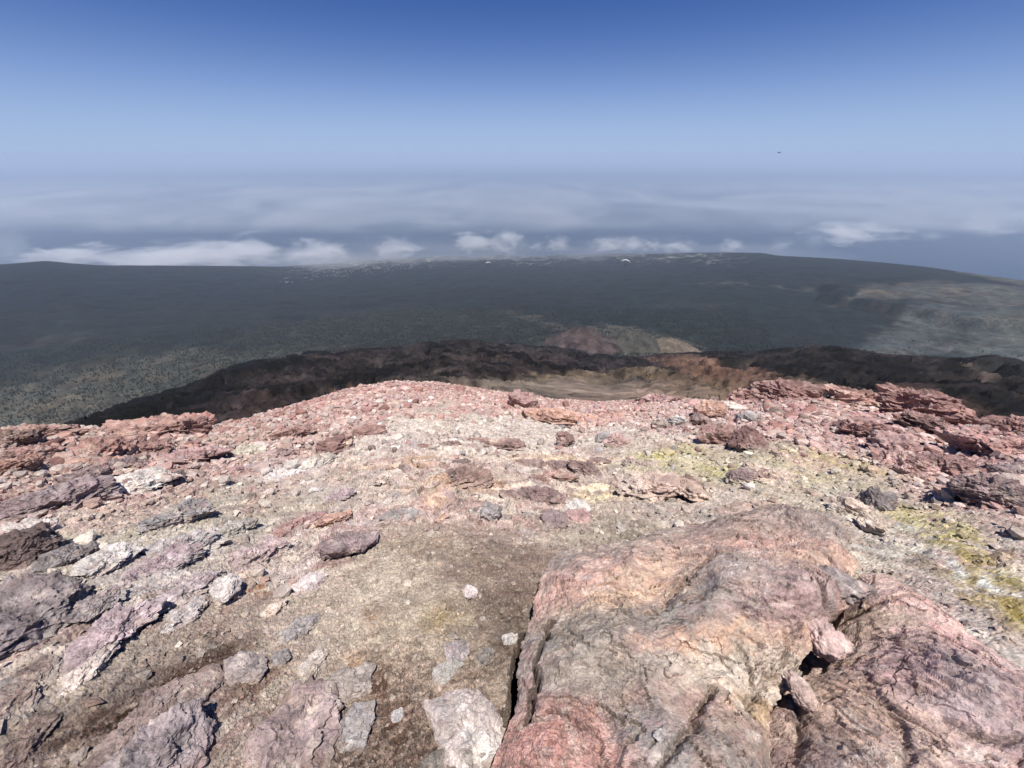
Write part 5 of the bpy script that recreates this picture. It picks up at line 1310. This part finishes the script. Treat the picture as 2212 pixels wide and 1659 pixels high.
for (x0, x1, y0, y1, cnt, s0, s1, pals, label, group) in LOOSE:
    c_ = 0; tries = 0
    while c_ < cnt and tries < cnt * 30:
        tries += 1
        px, py = random.uniform(x0, x1), random.uniform(y0, y1)
        if py < crest_py(px) + 3 or inside(BOULDER_PX, px, py): continue
        x, y = hit([px], [py]); x, y = float(x[0]), float(y[0])
        if any((x - a) ** 2 + (y - b) ** 2 < (r * .9) ** 2 for a, b, r in keep_out): continue
        g0 = float(ground_base(np.array([x]), np.array([y]))[0])
        depth = y * math.cos(PITCH) - g0 * math.sin(PITCH)
        w = (s0 + (s1 - s0) * random.random() ** 2) / F * depth
        o = bpy.data.objects.new('stone', protos[made % len(protos)])
        C.objects.link(o)
        g = float(gz(x, y)[0])
        o.location = (x, y, g + w * .12)
        o.scale = (w, w * random.uniform(.8, 1.1), w * random.uniform(.8, 1.15))
        o.rotation_euler = (random.gauss(0, .35), random.gauss(0, .35), random.uniform(0, 6.28))
        p_ = random.choice(pals); ci = random.choice((0, 1, 1, 1, 2)); cc = (.82 * S(*p_[ci]) + .18 * S(182, 152, 140)) * random.uniform(.85, 1.2) / .5
        cname = CNAME[id(p_)][ci]
        o.color = (cc[0], cc[1], cc[2], 1)
        STONES.append((o, px, py, w, cname, label, group))
        keep_out.append((x, y, w * .5))
        made += 1; c_ += 1

def name_stones():
    from collections import Counter
    cnt = Counter(x[2] for x in SHORT)
    marks = [x for x in SHORT if cnt[x[2]] == 1 and len(x[2].split()) <= 8]
    first = []
    for (o, px, py, w, cname, label, group) in STONES:
        near = sorted(marks, key=lambda m: math.hypot((m[0] - px), 1.6 * (m[1] - py)))[:2]
        def rel(m):
            dx, dy = px - m[0], py - m[1]
            if abs(dx) > 1.2 * abs(dy): return 'right of' if dx > 0 else 'left of'
            return 'in front of' if dy > 0 else 'behind'
        size = 'tiny' if w < .09 else ('small' if w < .17 else 'larger')
        first.append((o, group, label, '%s %s stone %s the %s' % (size, cname, rel(near[0]), near[0][2]), rel(near[1]), near[1][2], math.hypot(px - near[0][0], py - near[0][1])))
    c1 = Counter(f[3] for f in first)
    order = sorted(range(len(first)), key=lambda i: first[i][6])
    first = [first[i][:6] for i in order]
    second = []
    for (o, group, label, t, r2, m2) in first:
        t2 = t
        if c1[t] > 1:
            e = ' and %s the %s' % (r2, m2)
            if len((t + e).split()) <= 16: t2 = t + e
        second.append((o, group, label, t2))
    c2 = Counter(x[3] for x in second); seen = Counter()
    out = []
    for (o, group, label, t2), (_, _, _, t1, _, _) in zip(second, first):
        if c2[t2] > 1:
            k = seen[t2]; seen[t2] += 1
            w_ = t1.split()
            if len(w_) <= 14:
                t2 = ('closer one of two ' if k == 0 else 'farther one of two ') + t1.replace(' stone ', ' stones ', 1) if c2[t2] == 2 else ('first', 'second', 'third', 'fourth', 'fifth')[min(k, 4)] + ' ' + t1
        out.append((o, group, label, t2))
    second = out
    for (o, group, label, t) in second:
        tag(o, t, 'stone', group)
name_stones()

# gravel: nobody could count it, one object
def build_gravel():
    v0, f0 = ico(1)
    n = 40000
    az = rng.uniform(-1.12, 1.12, n); t = rng.random(n)
    D = crest_d(az)
    d = np.where(rng.random(n) < .55, D * rng.uniform(.25, 1.08, n), np.exp(rng.uniform(math.log(.9), np.log(D * .6), n)))
    k = fbm2(az * 9, np.log(d) * 9, 4, 140) + .45 * sstep(.3, .5, d / D) + .25 * rng.normal(size=n) * .5
    rb, sl_, pt_ = ground_full(d * np.sin(az), d * np.cos(az), 2)
    ok = (k > -.05) & (rng.random(n) < np.clip(rb * 1.15 - .08 - .25 * sl_, .06, 1) * np.where(d / D < .36, .55, 1))
    az, d, D = az[ok], d[ok], D[ok]
    x, y = d * np.sin(az), d * np.cos(az); n = len(x)
    g, col = ground_full(x, y)
    s = np.clip(np.exp(rng.normal(math.log(.0075), .55, n)) * np.maximum(d, 1.2) ** .62, .006, .075)
    sh = rng.uniform(.6, 1.3, (n, 3)); sh[:, 2] *= .75
    a = rng.uniform(0, 6.28, n); ca, sa = np.cos(a), np.sin(a)
    jit = 1 + .28 * rng.normal(size=(n, len(v0), 1)) * .6
    p = v0[None] * jit * sh[:, None, :]
    P_ = np.stack([p[..., 0] * ca[:, None] - p[..., 1] * sa[:, None], p[..., 0] * sa[:, None] + p[..., 1] * ca[:, None], p[..., 2]], -1) * s[:, None, None]
    P_ += np.stack([x, y, g + s * .25], -1)[:, None, :]
    pal = np.array([S(214, 200, 188), S(196, 150, 142), S(150, 132, 124), S(226, 216, 206), S(176, 124, 112)])
    pal2 = np.array([S(214, 204, 190), S(188, 174, 158), S(150, 138, 128), S(228, 220, 208), S(176, 150, 136)])
    ti = rng.integers(0, 5, n); far_ = (d / D > .36)[:, None]
    tint = np.where(far_, pal[ti], pal2[ti])
    col = col * .62 + tint * .38
    col *= rng.uniform(.75, 1.25, (n, 1))
    f = (np.arange(n)[:, None, None] * len(v0) + f0[None]).reshape(-1, 3)
    o = mesh_obj('gravel', P_.reshape(-1, 3), f, M_ROCK, np.repeat(col, len(v0), 0), smooth=False)
    tag(o, kind='stuff')
build_gravel()

def build_crumbs():
    v0 = np.array([[1, 0, 0], [-1, 0, 0], [0, 1, 0], [0, -1, 0], [0, 0, 1], [0, 0, -1]], float)
    f0 = np.array([[0, 2, 4], [2, 1, 4], [1, 3, 4], [3, 0, 4], [2, 0, 5], [1, 2, 5], [3, 1, 5], [0, 3, 5]])
    n = 34000
    az = rng.uniform(-1.3, 1.2, n); d = np.exp(rng.uniform(math.log(.45), math.log(5.5), n))
    x, y = d * np.sin(az), d * np.cos(az)
    k = fbm2(x * 3, y * 3, 4, 150) + .35 * rng.normal(size=n)
    ok = k > .05; x, y, d = x[ok], y[ok], d[ok]; n = len(x)
    g, col = ground_full(x, y)
    s = np.clip(np.exp(rng.normal(math.log(.0042), .5, n)) * np.maximum(d, .8) ** .8, .002, .03)
    p = v0[None] * (1 + .35 * rng.normal(size=(n, 6, 1)).clip(-1.5, 1.5) * .7) * rng.uniform(.6, 1.4, (n, 1, 3)) * np.array([1, 1, .7])
    a = rng.uniform(0, 6.28, n); ca, sa = np.cos(a), np.sin(a)
    P_ = np.stack([p[..., 0] * ca[:, None] - p[..., 1] * sa[:, None], p[..., 0] * sa[:, None] + p[..., 1] * ca[:, None], p[..., 2]], -1) * s[:, None, None]
    P_ += np.stack([x, y, g + s * .2], -1)[:, None, :]
    pal = np.array([S(214, 200, 182), S(186, 160, 140), S(140, 116, 98), S(224, 212, 198), S(168, 128, 114)])
    col = (col * .74 + pal[rng.integers(0, 5, n)] * .26) * rng.uniform(.65, 1.4, (n, 1))
    f = (np.arange(n)[:, None, None] * 6 + f0[None]).reshape(-1, 3)
    tag(mesh_obj('grit', P_.reshape(-1, 3), f, M_ROCK, np.repeat(col, 6, 0), smooth=False), kind='stuff')
build_crumbs()

# ------------------------------------------------------------------ in the air
M_BIRD = plain('dark_feathers', (0.012, 0.012, 0.016), .7)
def build_bird():
    bm = bmesh.new()
    def sect(cx, cy, cz, rx, rz, n=8):
        return [bm.verts.new((cx + rx * math.cos(t), cy, cz + rz * math.sin(t))) for t in np.linspace(0, 2 * math.pi, n, endpoint=False)]
    rings = [sect(0, y, z, rx, rz) for (y, z, rx, rz) in [(.30, .01, .004, .004), (.24, .012, .022, .02), (.18, .012, .034, .034), (.08, 0, .055, .055), (-.06, -.005, .05, .045), (-.16, 0, .03, .022), (-.24, .004, .05, .006), (-.34, .006, .075, .003)]]
    for a, b in zip(rings, rings[1:]):
        for i in range(8): bm.faces.new((a[i], a[(i + 1) % 8], b[(i + 1) % 8], b[i]))
    bm.faces.new(rings[0][::-1]); bm.faces.new(rings[-1])
    for sgn in (-1, 1):
        prof = [(.03, .11, -.10, .03), (.22, .13, -.09, .075), (.42, .09, -.11, .07), (.58, .02, -.10, .04), (.66, -.06, -.10, .025)]
        prev = None
        for (x, y0, y1, z) in prof:
            th = .012 * (1 - x)
            q = [bm.verts.new((sgn * x, y0, z)), bm.verts.new((sgn * x, (y0 + y1) / 2, z + th)), bm.verts.new((sgn * x, y1, z)), bm.verts.new((sgn * x, (y0 + y1) / 2, z - th * .5))]
            if prev:
                for i in range(4): bm.faces.new((prev[i], prev[(i + 1) % 4], q[(i + 1) % 4], q[i]))
            else: bm.faces.new(q)
            prev = q
        bm.faces.new(prev)
    bmesh.ops.recalc_face_normals(bm, faces=bm.faces)
    me = bpy.data.meshes.new('bird'); bm.to_mesh(me); bm.free()
    me.materials.append(M_BIRD)
    o = bpy.data.objects.new('bird', me); C.objects.link(o)
    x, y, z = ray(1683, 330)
    k = 78.0 / y
    o.location = (x * k, y * k, z * k)
    o.rotation_euler = (math.radians(6), math.radians(-10), math.radians(65))
    tag(o, 'dark bird gliding alone in the hazy sky above the right side', 'bird')
build_bird()

M_WING = plain('white_canopy_cloth', (.7, .7, .7), .5)
M_LINE = plain('paraglider_lines', (.25, .25, .28), .6)
M_HARN = plain('harness_cloth', (.03, .035, .05), .7)
def build_paraglider(px, py, span, wpx, turn, tiltz, label):
    x, y, z = ray(px, py)
    depth = span / (wpx / F)
    root = bpy.data.objects.new('paraglider', None); C.objects.link(root)
    k = depth
    root.location = (x * k, y * k, z * k - span * .62)
    root.rotation_euler = (0, math.radians(tiltz), math.radians(turn))
    tag(root, label, 'paraglider', 'paragliders over the forest')
    nsp, nch = 41, 9
    R = span * .55
    V = []
    for i in range(nsp):
        s = (i / (nsp - 1) - .5) * 2
        a = s * 1.0
        ch = span * .23 * math.sqrt(max(.05, 1 - s * s * .92))
        cellb = .03 * abs(math.sin(i * math.pi / 2)) * span * .1
        for j in range(nch * 2):
            if j < nch: c = j / (nch - 1); th = 1
            else: c = 1 - (j - nch) / (nch - 1); th = -.35
            prof = .16 * ch * (math.sqrt(c + .001) * 1.5 - c * 1.5) * th
            r = R + prof + (cellb if th > 0 else -cellb * .5)
            V.append((r * math.sin(a), -(c - .35) * ch, r * math.cos(a) - R + span * .62))
    V = np.array(V)
    f = grid_faces(nsp, nch * 2, True)
    mesh_obj('canopy', V, f, M_WING, parent=root)
    lv, lf = [], []
    for s in (-.9, -.6, -.3, 0, .3, .6, .9):
        for c in (-.03, .08):
            p0 = np.array([.25 * (1 if s > 0 else -1), 0, .55]); p1 = np.array([R * math.sin(s), c * span, R * math.cos(s) - R + span * .61])
            b = len(lv)
            for p in (p0, p1):
                for (dx, dy) in ((.03, 0), (-.015, .026), (-.015, -.026)): lv.append(p + np.array([dx, dy, 0]))
            for i in range(3): lf.append((b + i, b + (i + 1) % 3, b + 3 + (i + 1) % 3, b + 3 + i))
    mesh_obj('suspension_lines', np.array(lv), np.array(lf), M_LINE, parent=root)
    v, ff = ico(3)
    pod = v * np.array([.27, .75, .30]); pod[:, 2] += .12 * pod[:, 1] ** 2; pod[:, 1] += .2
    mesh_obj('harness', pod, ff, M_HARN, parent=root)
    pv = v * np.array([.24, .2, .42]); pv[:, 2] += .36
    hd = v * .14; hd[:, 2] += .85
    mesh_obj('pilot', np.vstack([pv, hd]), np.vstack([ff, ff + len(v)]), M_HARN, parent=root)
build_paraglider(1054, 566, 9.5, 13, 8, 3, 'small white paraglider over the forest in front of the middle of the town')
build_paraglider(1352, 561, 10.5, 21, -14, 6, 'wider white paraglider further right over the forest, below the long low cloud')
